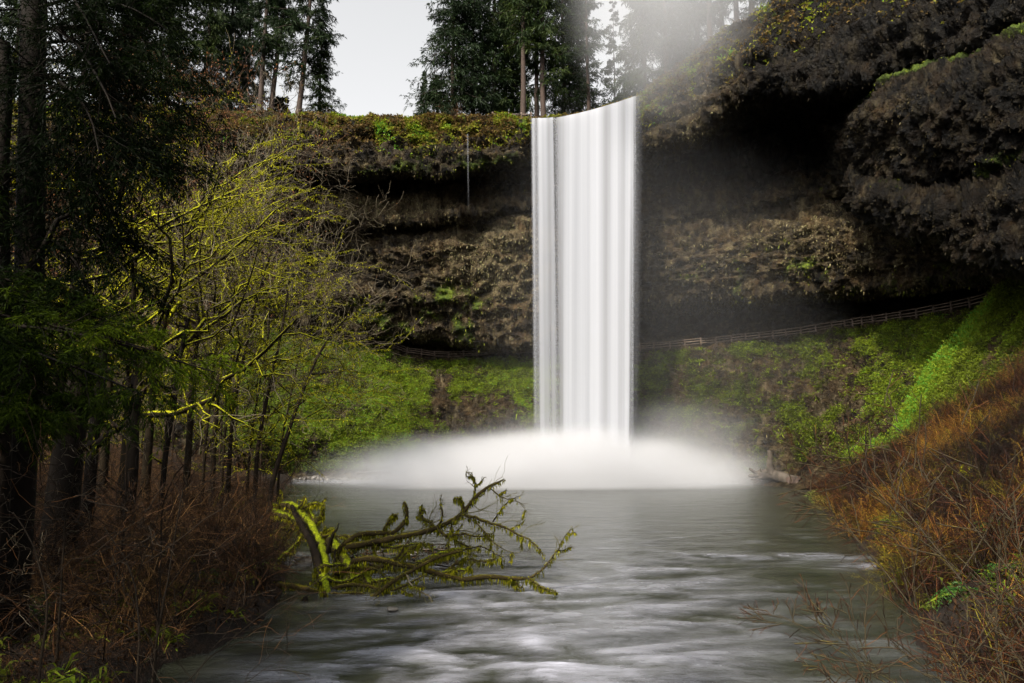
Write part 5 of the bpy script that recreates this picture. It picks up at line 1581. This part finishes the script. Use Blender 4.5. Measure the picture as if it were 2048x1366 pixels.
rc = np.random.default_rng(41)
YC = 19.0
tp = pix([(45, 1010, YC), (56, 700, YC), (62, 400, YC), (66, 100, YC), (70, -260, YC)])
g0 = float(ground_h(np.array([tp[0, 0]]), np.array([tp[0, 1]]))[0]); tp[0, 2] = g0 - 0.3
root = empty('near_conifer', tp[0]); tag(root, 'big near black conifer trunk at left with dark drooping boughs', 'tree')
org = tp[0].copy()
a = Acc(); tubes(a, poly(tp, 20)[None], np.linspace(0.42, 0.30, 20)[None], 12, 0.5)
a.obj('trunk', M['bark_dark'], root, smooth=True, origin=org)
BOUGHS = [  # start (u,v), end (u,v,Y), tint
    ((62, 20), (330, 60, 17), .20), ((62, -40), (300, -20, 18), .2), ((64, 60), (400, 150, 18), .18), ((62, 90), (300, 170, 17), .15),
    ((60, 120), (402, 232, 18.5), .2), ((60, 150), (350, 290, 17.5), .15), ((60, 180), (270, 330, 17), .12), ((60, 215), (330, 350, 18.5), .12),
    ((60, 260), (230, 400, 17), .12), ((60, 300), (250, 480, 17.5), .1), ((60, -90), (420, 30, 20), .25), ((60, -140), (430, -60, 21), .25),
    ((60, 20), (-140, 80, 17), .2), ((60, 120), (-120, 230, 17), .2), ((60, 420), (240, 560, 17), .12), ((58, 470), (200, 610, 16.5), .1),
    ((60, -20), (200, 90, 15), .15), ((60, 60), (230, 200, 15), .1), ((60, 160), (200, 280, 15), .1), ((60, 350), (-60, 440, 16.5), .25),
    ((60, -180), (260, -100, 17), .2), ((60, -60), (360, 70, 19), .15)]
for k, ((u0, v0), (u1, v1, Y1), tn) in enumerate(BOUGHS):
    ca, ta = Acc(), Acc()
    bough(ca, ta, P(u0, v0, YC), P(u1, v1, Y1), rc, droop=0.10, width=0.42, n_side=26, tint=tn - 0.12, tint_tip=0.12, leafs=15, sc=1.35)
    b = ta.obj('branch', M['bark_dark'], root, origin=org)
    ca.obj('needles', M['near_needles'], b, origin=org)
# second conifer out of frame at left whose low boughs reach in
tp = pix([(-330, 1100, 15.5), (-320, 700, 15.5), (-310, 300, 15.5), (-300, -100, 15.5)])
tp[0, 2] = float(ground_h(np.array([tp[0, 0]]), np.array([tp[0, 1]]))[0]) - 0.3
root = empty('near_conifer', tp[0]); tag(root, 'near conifer whose low sunlit green boughs reach in from the left edge', 'tree')
org = tp[0].copy()
a = Acc(); tubes(a, poly(tp, 20)[None], np.linspace(0.35, 0.22, 20)[None], 12, 0.5)
a.obj('trunk', M['bark_dark'], root, smooth=True, origin=org)
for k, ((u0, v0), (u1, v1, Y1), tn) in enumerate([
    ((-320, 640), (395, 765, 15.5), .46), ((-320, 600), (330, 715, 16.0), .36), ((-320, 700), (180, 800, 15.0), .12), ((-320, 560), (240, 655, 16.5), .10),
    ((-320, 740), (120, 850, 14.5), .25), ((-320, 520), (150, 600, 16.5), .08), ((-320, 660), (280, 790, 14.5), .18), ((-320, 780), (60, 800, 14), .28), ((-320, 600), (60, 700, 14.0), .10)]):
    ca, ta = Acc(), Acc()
    bough(ca, ta, P(u0, v0, 15.5), P(u1, v1, Y1), rc, droop=0.05, width=0.22, n_side=44, tint=tn, tint_tip=0.30, leafs=15, sc=1.2)  # higher tints and tip tint put sunlight into the needle colour
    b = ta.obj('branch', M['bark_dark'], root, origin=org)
    ca.obj('needles', M['near_needles'], b, origin=org)


# ================================================================== FALLEN MOSSY TREE
rh = np.random.default_rng(51)


def zY(u, v, z):
    """point at height z seen at pixel (u,v)"""
    b = (683 - v) / 1365; dz = ST + b * CT
    t = (z - CAMZ) / dz
    return np.array([(u - 1024) / 1365 * t, (CT - b * ST) * t, z])


LIMBS = [
    # kind, radius0, radius1, material, points (u, v, Y), tuft amount
    ('trunk', .20, .27, 'hero_moss', [(556, 1012, 38.5), (575, 1008, 37.4), (593, 1015, 36), (614, 1042, 34.5), (641, 1086, 32), (650, 1118, 30.5), (643, 1160, 29), (650, 1195, 28), (655, 1235, 27)], 1.0),
    ('log', .26, .20, 'hero_moss', [(660, 1078, 32), (672, 1096, 31.5), (690, 1120, 31), (705, 1150, 30.3), (712, 1176, 29.6), (706, 1204, 28.6)], 1.0),
    ('log', .20, .24, 'hero_moss', [(706, 1128, 30.5), (722, 1142, 30), (734, 1160, 29.3), (742, 1190, 28.8)], 1.0),
    ('snag', .09, .22, 'snag', [(583, 1008, 33.5), (600, 1046, 32.2), (626, 1087, 31), (637, 1132, 29.5), (641, 1160, 29)], .15),
    ('snag', .02, .13, 'snag', [(680, 1044, 30.5), (671, 1062, 30.5), (661, 1078, 30.5), (655, 1108, 30.5)], .1),
    ('branch', .20, .11, 'hero_moss', [(545, 1024, 36.5), (565, 1028, 36), (585, 1036, 35), (600, 1052, 34)], .8),
    ('branch', .16, .07, 'hero_moss', [(622, 1052, 34), (636, 1042, 34), (645, 1030, 34), (645, 1016, 34)], .8),
    ('branch', .07, .10, 'hero_moss', [(595, 1000, 35.5), (610, 1010, 35.5), (622, 1025, 35), (630, 1045, 34)], .8),
    ('branch', .13, .07, 'hero_olive', [(672, 1112, 31), (684, 1090, 31), (712, 1070, 31), (744, 1066, 31), (792, 1067, 31), (808, 1046, 31), (819, 1020, 31), (807, 1003, 31)], 1.0),
    ('branch', .08, .05, 'hero_olive', [(766, 1064, 31), (776, 1046, 31), (786, 1032, 31), (797, 1028, 31)], 1.0),
    ('branch', .15, .05, 'hero_olive', [(690, 1094, 30), (735, 1086, 30), (778, 1078, 30), (826, 1070, 30), (874, 1056, 30), (908, 1040, 30), (930, 1026, 30), (942, 1000, 30), (976, 971, 30), (1010, 959, 30)], 1.0),
    ('branch', .04, .015, 'hero_olive', [(940, 1008, 30), (950, 985, 30), (952, 968, 30), (946, 948, 30), (930, 944, 30)], .4),
    ('branch', .07, .02, 'hero_olive', [(926, 1030, 30), (952, 1036, 29.8), (980, 1046, 29.6), (1017, 1058, 29.4), (1066, 1084, 29.2), (1090, 1112, 29)], .8),
    ('branch', .06, .02, 'hero_olive', [(924, 1024, 30), (926, 1008, 30), (920, 998, 30), (907, 996, 30)], .8),
    ('branch', .13, .07, 'hero_olive', [(700, 1126, 29), (722, 1116, 29), (748, 1114, 29), (786, 1124, 28.8), (834, 1136, 28.6), (892, 1150, 28.2), (935, 1163, 28), (968, 1149, 28), (1008, 1156, 28), (1058, 1158, 28)], 1.1),
    ('branch', .045, .012, 'hero_olive', [(1056, 1158, 28), (1076, 1146, 28), (1092, 1132, 28), (1104, 1114, 28), (1113, 1100, 28), (1128, 1076, 28), (1144, 1053, 28)], .4),
    ('branch', .05, .015, 'hero_olive', [(1056, 1157, 28), (1070, 1166, 27.9), (1082, 1174, 27.8), (1102, 1180, 27.7), (1110, 1185, 27.6)], .6),
    ('branch', .06, .03, 'hero_olive', [(1008, 1156, 28), (1026, 1162, 28), (1038, 1174, 28), (1048, 1176, 28)], .8),
    ('branch', .09, .035, 'hero_moss', [(880, 1147, 28.3), (905, 1142, 28.2), (925, 1140, 28.1), (946, 1135, 28)], .7),
    ('branch', .11, .05, 'hero_olive', [(645, 1192, 28), (670, 1198, 27.6), (710, 1211, 27.2), (734, 1210, 27.2), (758, 1182, 27.4), (792, 1158, 27.6), (836, 1133, 27.8), (878, 1112, 28), (925, 1101, 28)], 1.0),
    ('branch', .12, .08, 'hero_moss', [(834, 1130, 28.4), (862, 1118, 28.4), (890, 1106, 28.4), (924, 1098, 28.4)], .9),
    ('branch', .04, .012, 'twig_pale', [(812, 1150, 27.4), (826, 1176, 27), (846, 1184, 26.8), (862, 1198, 26.6), (881, 1224, 26.4)], .1),
    ('branch', .13, .10, 'hero_olive', [(345, 1176, 29.5), (400, 1172, 29.2), (450, 1172, 29), (518, 1166, 28.8), (587, 1173, 28.5), (641, 1184, 28)], .8),
    ('branch', .09, .07, 'hero_olive', [(390, 1196, 28.2), (430, 1184, 28.4), (480, 1170, 28.7), (520, 1166, 28.8)], .8),
    ('branch', .17, .13, 'hero_moss', [(563, 1222, 26.8), (590, 1212, 26.9), (616, 1204, 27), (645, 1204, 27.4)], 1.0),
    ('branch', .09, .13, 'snag', [(572, 1246, 26), (592, 1232, 26.2), (604, 1214, 26.5), (612, 1192, 26.8)], .3),
    ('branch', .09, .05, 'hero_moss', [(742, 1164, 28.8), (768, 1160, 28.6), (790, 1156, 28.4)], .7),
    ('branch', .10, .06, 'hero_moss', [(640, 1134, 29.2), (664, 1130, 29), (690, 1130, 29)], .8),
    ('branch', .05, .02, 'hero_olive', [(800, 1118, 28.5), (815, 1104, 28.5), (836, 1090, 28.5), (850, 1084, 28.5)], .6),
    ('branch', .045, .015, 'snag', [(858, 1120, 28.4), (892, 1108, 28.4), (935, 1098, 28.4), (963, 1092, 28.4), (985, 1104, 28.4), (1010, 1118, 28.2)], .4),
    ('branch', .05, .015, 'hero_olive', [(905, 1044, 30), (900, 1062, 30), (912, 1080, 29.9), (930, 1092, 29.8), (962, 1096, 29.6)], .6),
    ('branch', .035, .012, 'hero_olive', [(950, 1040, 29.8), (975, 1072, 29.4), (1000, 1096, 29), (1030, 1110, 28.8)], .4),
    ('branch', .035, .012, 'snag', [(984, 1048, 29.6), (1000, 1020, 29.6), (1020, 1000, 29.6), (1042, 992, 29.6)], .1),
    ('branch', .03, .01, 'hero_olive', [(976, 972, 30), (1006, 998, 29.8), (1040, 1004, 29.6), (1052, 1020, 29.5)], .1),
    ('branch', .07, .035, 'hero_olive', [(866, 1058, 30.1), (862, 1044, 30.1), (848, 1040, 30.1), (838, 1022, 30.2), (850, 1018, 30.2)], .9),
    ('branch', .06, .03, 'snag', [(590, 1044, 34), (570, 1070, 33.5), (556, 1098, 33), (545, 1110, 32.6)], .7),
    ('branch', .14, .06, 'hero_moss', [(652, 1224, 27), (656, 1240, 26.6), (664, 1232, 26.4), (676, 1210, 26.6), (690, 1204, 27)], .9),
    ('branch', .12, .05, 'hero_moss', [(648, 1196, 27.6), (634, 1210, 27.2), (622, 1222, 26.9), (606, 1226, 26.6)], .9),
    ('branch', .08, .03, 'hero_moss', [(655, 1200, 27.4), (640, 1170, 27.2), (634, 1150, 27.2), (626, 1140, 27.3)], .9),
    ('branch', .10, .05, 'hero_olive', [(650, 1196, 27.8), (684, 1186, 27.8), (720, 1188, 27.7), (752, 1192, 27.6)], .9),
    ('branch', .07, .03, 'snag', [(672, 1096, 31), (668, 1120, 30.5), (672, 1150, 29.8), (668, 1176, 29.2)], .5),
    ('branch', .09, .05, 'hero_moss', [(556, 1120, 31), (574, 1104, 32), (592, 1090, 33), (604, 1068, 33.6)], .8),
    ('branch', .10, .04, 'hero_olive', [(668, 1150, 29.5), (700, 1136, 29.2), (740, 1138, 29), (776, 1128, 28.8), (800, 1110, 28.8), (812, 1088, 28.8)], .9),
    ('branch', .09, .03, 'hero_olive', [(660, 1180, 28.6), (700, 1168, 28.4), (740, 1174, 28), (780, 1182, 27.6), (820, 1168, 27.4), (848, 1150, 27.4)], .9),
    ('branch', .08, .03, 'hero_moss', [(700, 1100, 30.4), (720, 1086, 30.3), (752, 1090, 30.2), (790, 1096, 30), (830, 1086, 30), (866, 1090, 30)], .9),
    ('branch', .07, .02, 'hero_olive', [(874, 1056, 30), (890, 1072, 29.8), (922, 1068, 29.7), (960, 1074, 29.6), (990, 1066, 29.6)], .7),
    ('branch', .07, .02, 'hero_olive', [(892, 1150, 28.2), (905, 1130, 28.3), (936, 1118, 28.4), (966, 1124, 28.4), (996, 1116, 28.4)], .7),
    ('branch', .09, .05, 'snag', [(690, 1210, 27), (730, 1222, 26.6), (764, 1216, 26.6), (790, 1210, 26.7)], .4),
    ('branch', .11, .05, 'hero_moss', [(596, 1030, 35.5), (612, 1012, 35.3), (632, 1006, 35), (650, 1010, 34.8)], .9),
    ('branch', .10, .04, 'hero_moss', [(570, 1050, 35.5), (590, 1030, 35.4), (606, 1004, 35.4), (612, 990, 35.4)], .9),
    ('branch', .09, .04, 'hero_olive', [(540, 1070, 35), (566, 1056, 34.8), (596, 1056, 34.4), (624, 1064, 33.6)], .9),
    ('branch', .12, .05, 'hero_moss', [(608, 1060, 34), (628, 1070, 33.4), (650, 1068, 33), (668, 1056, 32.8)], .9),
    ('branch', .08, .03, 'snag', [(560, 1020, 36.4), (556, 1000, 36.4), (566, 984, 36.4)], .5),
    ('branch', .10, .05, 'hero_moss', [(646, 1150, 29.2), (672, 1164, 28.8), (700, 1162, 28.6), (724, 1148, 28.8)], .9),
    ('branch', .09, .04, 'hero_olive', [(610, 1205, 27.4), (640, 1218, 27), (676, 1222, 26.8), (705, 1232, 26.4)], .8),
    ('branch', .06, .03, 'hero_olive', [(640, 1070, 32), (690, 1074, 31.6), (740, 1072, 31.2)], .8),
]
org = pix([LIMBS[0][4][-1]])[0]
hero = empty('fallen_tree', org)
tag(hero, 'fallen tree thick with bright moss lying in the water off the left bank', 'fallen tree')
nm_map = {'log': 'trunk', 'snag': 'branch_stub'}
allP, allR = [], []
twa = Acc()
for (kind, r0, r1, mat, pts, tuft) in LIMBS:
    K = 22 if len(pts) > 4 else 12
    pp = poly(pix(pts), K)
    r_ = np.linspace(r0, r1, K)
    lump = 1 + 0.22 * fbm(pp * 3.0, 3)
    r_ = r_ * lump
    pp = pp + 0.02 * rh.normal(size=pp.shape)
    # pointed or rounded ends
    if kind == 'branch' or kind == 'snag':
        if r1 < r0: r_[-1] *= 0.4
        else: r_[0] *= 0.35
    if r0 > .1: pp = poly(pp, K * 3); r_ = np.interp(np.linspace(0, 1, K * 3), np.linspace(0, 1, K), r_); K = K * 3
    a = Acc(); tubes(a, pp[None], r_[None], 14 if r0 > .1 else 7, 0.5)
    V_ = a.V[0].reshape(K, -1, 3); cen = V_.mean(1, keepdims=True)
    V_ = cen + (V_ - cen) * (1 + 0.30 * fbm(V_ * 5.0, 3) + 0.18 * fbm(V_ * 14.0, 2))[..., None]
    V_[0] = cen[0] + (V_[0] - cen[0]) * 0.15; V_[-1] = cen[-1] + (V_[-1] - cen[-1]) * 0.15
    a.V[0] = V_.reshape(-1, 3).astype(np.float32)
    # closed ends
    for e, nb_ in ((0, 1), (-1, -2)):
        pass
    b = a.obj(nm_map.get(kind, kind), M[mat], hero, smooth=True, origin=org)
    ma = Acc()
    if tuft > 0:
        n = int(520 * tuft * min(K / 22, 1.6))
        x = rh.random(n) * (K - 1.001); i = x.astype(int); f = (x - i)[:, None]
        p0 = pp[i] * (1 - f) + pp[i + 1] * f; rr0 = r_[i]
        tg = unit(pp[i + 1] - pp[i])
        d = rand_dirs(n, rh); d = unit(d - (d * tg).sum(1)[:, None] * tg)
        hang = (d[:, 2] < -0.2)
        sz = np.where(hang, 0.10 + 0.22 * rh.random(n) ** 2, 0.035 + 0.05 * rh.random(n)) * (1 if r0 < .15 else 0.8)
        dd = np.where(hang[:, None], unit(d * 0.4 + np.array([0, 0, -1.0])), unit(d + 0.5 * rand_dirs(n, rh)))
        base_t = 0.45 if mat == 'hero_moss' else 0.30
        blades(ma, p0 + d * (rr0 * 0.85)[:, None], dd, sz, np.where(hang, 0.06, 0.045), rh, np.clip(base_t + 0.2 * rh.normal(size=n), 0, 1), bend=0.1)
        ma.obj('moss_fringe', M['moss_tuft'], b, origin=org)
    if kind == 'branch' and r1 < 0.06:
        K9 = 9
        sel = np.linspace(0, K - 1, K9).astype(int)
        allP.append(pp[sel]); allR.append(r_[sel])
AP = np.array(allP); AR = np.array(allR)
SB, SR, _ = spawn(AP, AR, 2, 0.30, 0.9, rh, K=8, grav=0.05, wig=0.10, tmin=0.25, rr=0.6)
for k in range(len(SB)):
    a = Acc(); tubes(a, SB[k:k + 1], np.maximum(SR[k:k + 1], 0.014), 6, 0.5)
    b = a.obj('branch', M['hero_olive'], hero, smooth=True, origin=org)
    ma = Acc(); moss_tufts(ma, SB[k:k + 1].repeat(70, 0), SR[k:k + 1].repeat(70, 0), 1, rh, 0.10, 0.4)
    ma.obj('moss_fringe', M['moss_tuft'], b, origin=org)
AP = np.concatenate([AP[:, np.linspace(0, 8, 8).astype(int)], SB]); AR = np.concatenate([AR[:, np.linspace(0, 8, 8).astype(int)], SR])
T1, TR1, _ = spawn(AP, AR, 6, 0.34, 0.8, rh, K=6, grav=0.02, wig=0.11, tmin=0.3, rr=0.35)
TR1 = np.clip(TR1, 0.009, 0.02)
tubes(twa, T1, TR1, 4, 0.3 + 0.4 * rh.random(len(T1)))
T2, TR2, _ = spawn(T1, TR1, 4, 0.5, 0.8, rh, K=4, grav=0.0, wig=0.14, tmin=0.2, rr=0.6)
tubes(twa, T2, np.maximum(TR2, 0.006), 3, 0.3 + 0.4 * rh.random(len(T2)))
M['twig_olive'] = leaf_mat('olive_twigs', [(0.0, (0.02, 0.016, 0.006)), (1.0, (0.10, 0.09, 0.02))], 0.0, 0.6)
twa.obj('twigs', M['twig_olive'], hero, origin=org)

# driftwood caught under the fallen tree
rp = random.Random(9)
sticks = []
for k in range(26):
    u = rp.uniform(690, 900); v = rp.uniform(1088, 1138)
    c = zY(u, v, 0.12 + rp.uniform(0, 0.25))
    L = rp.uniform(0.5, 2.0); an = rp.uniform(-0.5, 0.5) + (0 if rp.random() < .7 else 1.2)
    d = np.array([math.cos(an), math.sin(an) * 0.6, rp.uniform(-.12, .12)]) * L / 2
    a = Acc()
    q = np.array([c - d, c - d * .3 + [0, 0, rp.uniform(-.04, .04)], c + d * .3, c + d]) - c
    tubes(a, q[None], np.array([[.02, .035, .03, .012]]) * rp.uniform(.6, 1.5), 5, rp.random())
    o = a.obj('driftwood_stick', M['driftwood'] if rp.random() < .25 else M['snag'], None, loc=c)
    tag(o, '%s %s stick under the fallen tree, %s, %s' % ('long' if L > 1.4 else ('short' if L < .9 else 'medium'), 'level' if abs(an) < .25 else ('slanting' if abs(an) < .9 else 'end on'), 'near the trunks' if u < 760 else ('at the far end' if u > 835 else 'in the middle'), 'back' if v < 1105 else ('front' if v > 1122 else 'halfway')), 'stick', 'sticks caught under the fallen tree')
# raft of wet debris that carries the sticks
a = Acc()
pts = [zY(u, v, 0.03) for u, v in ((680, 1142), (700, 1092), (800, 1080), (905, 1096), (912, 1128), (800, 1148))]
n = 900
tri = [(0, 1, 2), (0, 2, 5), (2, 4, 5), (2, 3, 4)]
bs = []
for k in range(n):
    i0, i1, i2 = rp.choice(tri); a_, b_ = rp.random(), rp.random()
    if a_ + b_ > 1: a_, b_ = 1 - a_, 1 - b_
    bs.append(pts[i0] * (1 - a_ - b_) + pts[i1] * a_ + pts[i2] * b_)
bs = np.array(bs)
blades(a, bs, unit(rand_dirs(n, rh) * [1, 1, .35] + [0, 0, .25]), 0.15 + 0.3 * rh.random(n), 0.07, rh, rh.random(n) ** 2, bend=0.1)
o = a.obj('wet_debris', M['litter']); tag(o, 'wet leaves and bark fragments piled under the fallen tree', 'debris', kind='stuff')
for k, (u, v, s_) in enumerate(((823, 1110, .28), (833, 1105, .2), (760, 1103, .25), (785, 1219, .2))):
    c = zY(u, v, 0.06); o = link('pale_stone' if k != 3 else 'pale_stone', rocks[k % 5], None, c); o.scale = (s_, s_ * .7, s_ * .5)
    tag(o, ['orange brown bark chunk lying on the debris pile, the larger one', 'small orange brown bark chunk behind the larger one', 'dark knobbly stone in the debris pile near the trunk', 'pale stone breaking the water below the fallen tree'][k], 'stone')
o = link('mossy_rock', rocks[2], None, zY(610, 1127, 0.0)); o.scale = (.55, .6, .3); tag(o, 'dark rock in the eddy left of the fallen trunk', 'rock')

# ================================================================== DRIFTWOOD LOG at the far right shore
DL = [
    ('trunk', 1.0, .6, [(1668, 978, 87), (1640, 974, 87), (1600, 968, 88), (1570, 958, 89), (1549, 949, 90), (1527, 947, 91), (1508, 950, 91.5)]),
    ('branch_stub', .30, .22, [(1530, 948, 91), (1512, 951, 91), (1497, 952, 91)]),
    ('branch_stub', .26, .20, [(1522, 950, 91), (1508, 944, 91), (1499, 936, 91)]),
    ('branch_stub', .16, .08, [(1524, 955, 90.5), (1512, 957, 90.5), (1501, 960, 90.5)]),
    ('snag', .5, .28, [(1542, 948, 90), (1539, 925, 90), (1541, 912, 90), (1537, 900, 90)]),
    ('branch_stub', .15, .08, [(1541, 945, 90), (1545, 936, 90), (1549, 932, 90)]),
    ('branch_stub', .13, .05, [(1534, 945, 90), (1534, 938, 90), (1533, 934, 90)]),
    ('branch_stub', .12, .05, [(1524, 944, 90), (1521, 940, 90), (1520, 937, 90)]),
    ('branch_stub', .26, .18, [(1606, 966, 87.5), (1616, 962, 87.5), (1627, 956, 87.5)]),
    ('root', .6, .9, [(1580, 962, 88), (1592, 966, 87.5), (1602, 970, 87)]),
]
org = pix([DL[0][3][2]])[0]
dw = empty('driftwood_log', org); tag(dw, 'grey bleached driftwood log with an upright snag at the far right shore', 'driftwood')
for nm, r0, r1, pts in DL:
    K = 14; pp = poly(pix(pts), K); r_ = np.linspace(r0, r1, K) * (1 + 0.3 * fbm(pp * 2.0 + 3, 3)); r_[-1] *= .6
    pp = pp + 0.03 * rh.normal(size=pp.shape)
    a = Acc(); tubes(a, pp[None], r_[None], 8, 0.5)
    a.obj(nm, M['driftwood'] if nm != 'root' else M['bark'], dw, smooth=True, origin=org)
DS = pix([(715, 947, 104), (735, 943, 104), (755, 944, 104), (770, 947, 104)])
a = Acc(); pp = poly(DS, 8); tubes(a, (pp - pp[0])[None], np.linspace(.22, .1, 8)[None], 6, .4)
o = a.obj('driftwood_branch', M['bark'], None, loc=pp[0]); tag(o, 'thin dark arched branch lying at the far left shore by the spray', 'driftwood')

# ================================================================== BARE TREES AND SAPLINGS AT RIGHT
mossy_tree('bare_sapling', 'dark leafless small tree at the waterline of the right bank, standing alone',
           pix([(1738, 1082, 42.5), (1733, 1050, 42.5), (1736, 981, 42.5), (1731, 904, 42.5), (1733, 855, 42.5)]), 0.15, 0.03, rt, 13, 0.42, 'bark_halfmoss', 0.0, M1=6, M2=5, twig_mat='twig_dark', group=None, grav=0.15, ang=0.75, tmin=0.3, wig=.05)
mossy_tree('mossy_log', 'short mossy log sticking from the right bank into the riffle',
           pix([(1830, 1090, 33), (1800, 1104, 32.8), (1760, 1122, 32.2)]), 0.20, 0.15, rt, 1, 0.2, 'hero_olive', 0.3, M1=2, M2=2, group=None, grav=0.0)
mossy_tree('mossy_log', 'pale mossy limb lying high in the brush at the right edge',
           pix([(2060, 905, 34), (2010, 925, 34), (1970, 952, 34), (1940, 975, 34)]), 0.12, 0.07, rt, 4, 0.4, 'hero_olive', 0.5, M1=3, M2=3, group=None, grav=0.0)
FG = [
    ('yellow barked sapling arching over the water at lower right, its main stem', [(2120, 1640, 8), (1985, 1450, 9), (1905, 1366, 9.6), (1841, 1250, 10.4), (1762, 1139, 11), (1702, 1074, 11.4), (1672, 1030, 11.6)], .035, .006),
    ('long sapling running down right beside the waterline tree to the bottom edge', [(2160, 1600, 7.6), (2048, 1300, 8.6), (1950, 1190, 9.2), (1870, 1080, 10), (1800, 1000, 10.6), (1770, 940, 11)], .03, .006),
    ('low sapling spreading left above the water at the bottom right corner', [(2100, 1620, 7.8), (1900, 1430, 8.6), (1790, 1370, 9), (1702, 1324, 9.4), (1655, 1273, 9.8), (1600, 1240, 10), (1554, 1222, 10.2)], .025, .005),
    ('dark stem standing at the lower right corner', [(2040, 1560, 8.4), (2005, 1366, 9), (1990, 1230, 9.2), (2010, 1100, 9.4)], .04, .012),
    ('yellow sapling against the brush at the right edge', [(2200, 1560, 7.6), (2100, 1260, 8.4), (2000, 1130, 9), (1930, 1060, 9.4), (1860, 960, 9.8)], .03, .006),
    ('horizontal low sapling twig just above the bottom edge', [(2120, 1620, 7.8), (1930, 1400, 8.4), (1850, 1335, 8.8), (1716, 1318, 9.2), (1651, 1350, 9.4)], .022, .005),
]
for lab, pts, r0, r1 in FG:
    pth = pix(pts)
    g = float(ground_h(np.array([pth[0, 0] + 3]), np.array([pth[0, 1]]))[0])
    foot = np.array([pth[0, 0] + 3.2, pth[0, 1], min(g, pth[0, 2]) - 0.1])
    mossy_tree('willow_sapling', lab, np.concatenate([foot[None], pth]), r0 * .8, r1, rt, 12, 0.26, 'sapling_bark', 0.0, M1=6, M2=4, twig_mat='twig_red', group='willow saplings at the lower right', grav=0.1, ang=0.5, tmin=0.35, wig=0.035)
# bare arching stems on the left bank
for k, (pts, lab) in enumerate([
    ([(135, 1080, 17), (148, 990, 17), (163, 930, 17), (185, 885, 17)], 'pale forked bare stem in front of the dark trunk at left'),
    ([(250, 1010, 22), (254, 900, 22), (268, 800, 22), (275, 745, 22)], 'pale straight bare stem beside a dark trunk at left'),
    ([(325, 1130, 18), (328, 1000, 18), (380, 930, 18), (420, 880, 18)], 'dark slanting bare stem in the middle of the left bank'),
    ([(280, 1250, 13), (265, 1150, 13), (230, 1090, 13), (205, 1060, 13)], 'dark crooked bare stem low on the left bank'),
    ([(310, 1280, 13.5), (330, 1180, 13.5), (338, 1080, 13.5), (360, 980, 13.5)], 'dark bare stem behind the lower ferns'),
    ([(545, 1000, 40), (575, 960, 40), (600, 925, 40), (612, 905, 40)], 'fan of thin bare twigs beside the leaning tree foot'),
    ([(90, 1190, 12), (60, 1110, 12), (40, 1060, 12), (10, 1030, 12)], 'arching bare cane at the lower left edge')]):
    mossy_tree('bare_shrub', lab, tree_path(pts), 0.035, 0.01, rt, 9, 0.5, 'bark_halfmoss', 0.0, M1=4, M2=3, twig_mat='twig_pale' if k in (0, 1) else 'twig_dark', group='bare shrubs on the left bank', grav=-0.1, ang=0.7, tmin=0.15)


# ================================================================== FERNS
def fern_mesh(seed, nf=16, L=0.9):
    r = np.random.default_rng(seed); a = Acc()
    az = np.arange(nf) * 2 * math.pi / nf + r.random(nf) * .4
    K = 9; s = np.linspace(0, 1, K)
    ln = L * (0.7 + 0.5 * r.random(nf)); lift = 0.5 + 0.5 * r.random(nf)
    PT = np.zeros((nf, K, 3))
    PT[..., 0] = np.cos(az)[:, None] * ln[:, None] * s; PT[..., 1] = np.sin(az)[:, None] * ln[:, None] * s
    PT[..., 2] = ln[:, None] * (lift[:, None] * s * 1.1 - 1.15 * s[None] ** 2.2)
    tubes(a, PT, np.full((nf, K), 0.006), 3, 0.3)
    for k in range(16):
        t = (k + 1) / 17; x = t * (K - 1); i = int(x); f = x - i
        p = PT[:, i] * (1 - f) + PT[:, i + 1] * f; tg = unit(PT[:, i + 1] - PT[:, i])
        sd = unit(np.cross(tg, [0, 0, 1.0]))
        w = 0.17 * math.sin(math.pi * (0.12 + 0.86 * t)) * L
        for sg in (-1, 1):
            blades(a, p, unit(sd * sg + tg * 0.3 + 0.08 * rand_dirs(nf, r)), w, 0.045 * L, r, 0.35 + 0.3 * r.random(nf) + 0.25 * t, bend=0.2)
    return a.mesh('fronds', M['fern'])


ferns = [fern_mesh(600 + k) for k in range(3)]
for k, (u, v, Y, s_, lab) in enumerate(FN):
    q = P(u, v, Y); g = float(ground_h(np.array([q[0]]), np.array([q[1]]))[0])
    q[2] = g + 0.02
    r0_ = empty('fern', q); tag(r0_, lab, 'fern', 'ferns on the river banks')
    o = link('fronds', ferns[k % 3], r0_); o.scale = (s_ * 1.35,) * 3; o.rotation_euler = (0, 0, k * 1.3)

# bushes on the rim
for k, (u, Y, s_, lab) in enumerate([(765, 104, 1.0, 'small bare round bush alone on the rim against the sky'), (905, 100.5, 2.2, 'brown bare bush hanging over the rim below the broad fir'), (650, 105, 1.6, 'brown bush at the foot of the leaning fir'), (868, 103, 1.4, 'brown bare bush left of the broad fir')]):
    sa = shrub_accs(700 + k, 1.3 * s_, 12, 1.8 * s_, M1=7, M2=5, rad=0.03, wig=0.2, grav=-0.2, tint=(0.3, 1))
    o = sa.obj('rim_bush', M['twig_dark'] if k == 1 else M['twig_pale'], None, loc=on_plateau(u, Y)); tag(o, lab, 'bush')

for o in S.objects:
    if o.parent is not None and o.name.split('.')[0] in ('twigs', 'branchlets', 'hanging_moss', 'needles', 'crown', 'moss_fringe', 'dead_leaves', 'fronds'):
        o['kind'] = 'stuff'
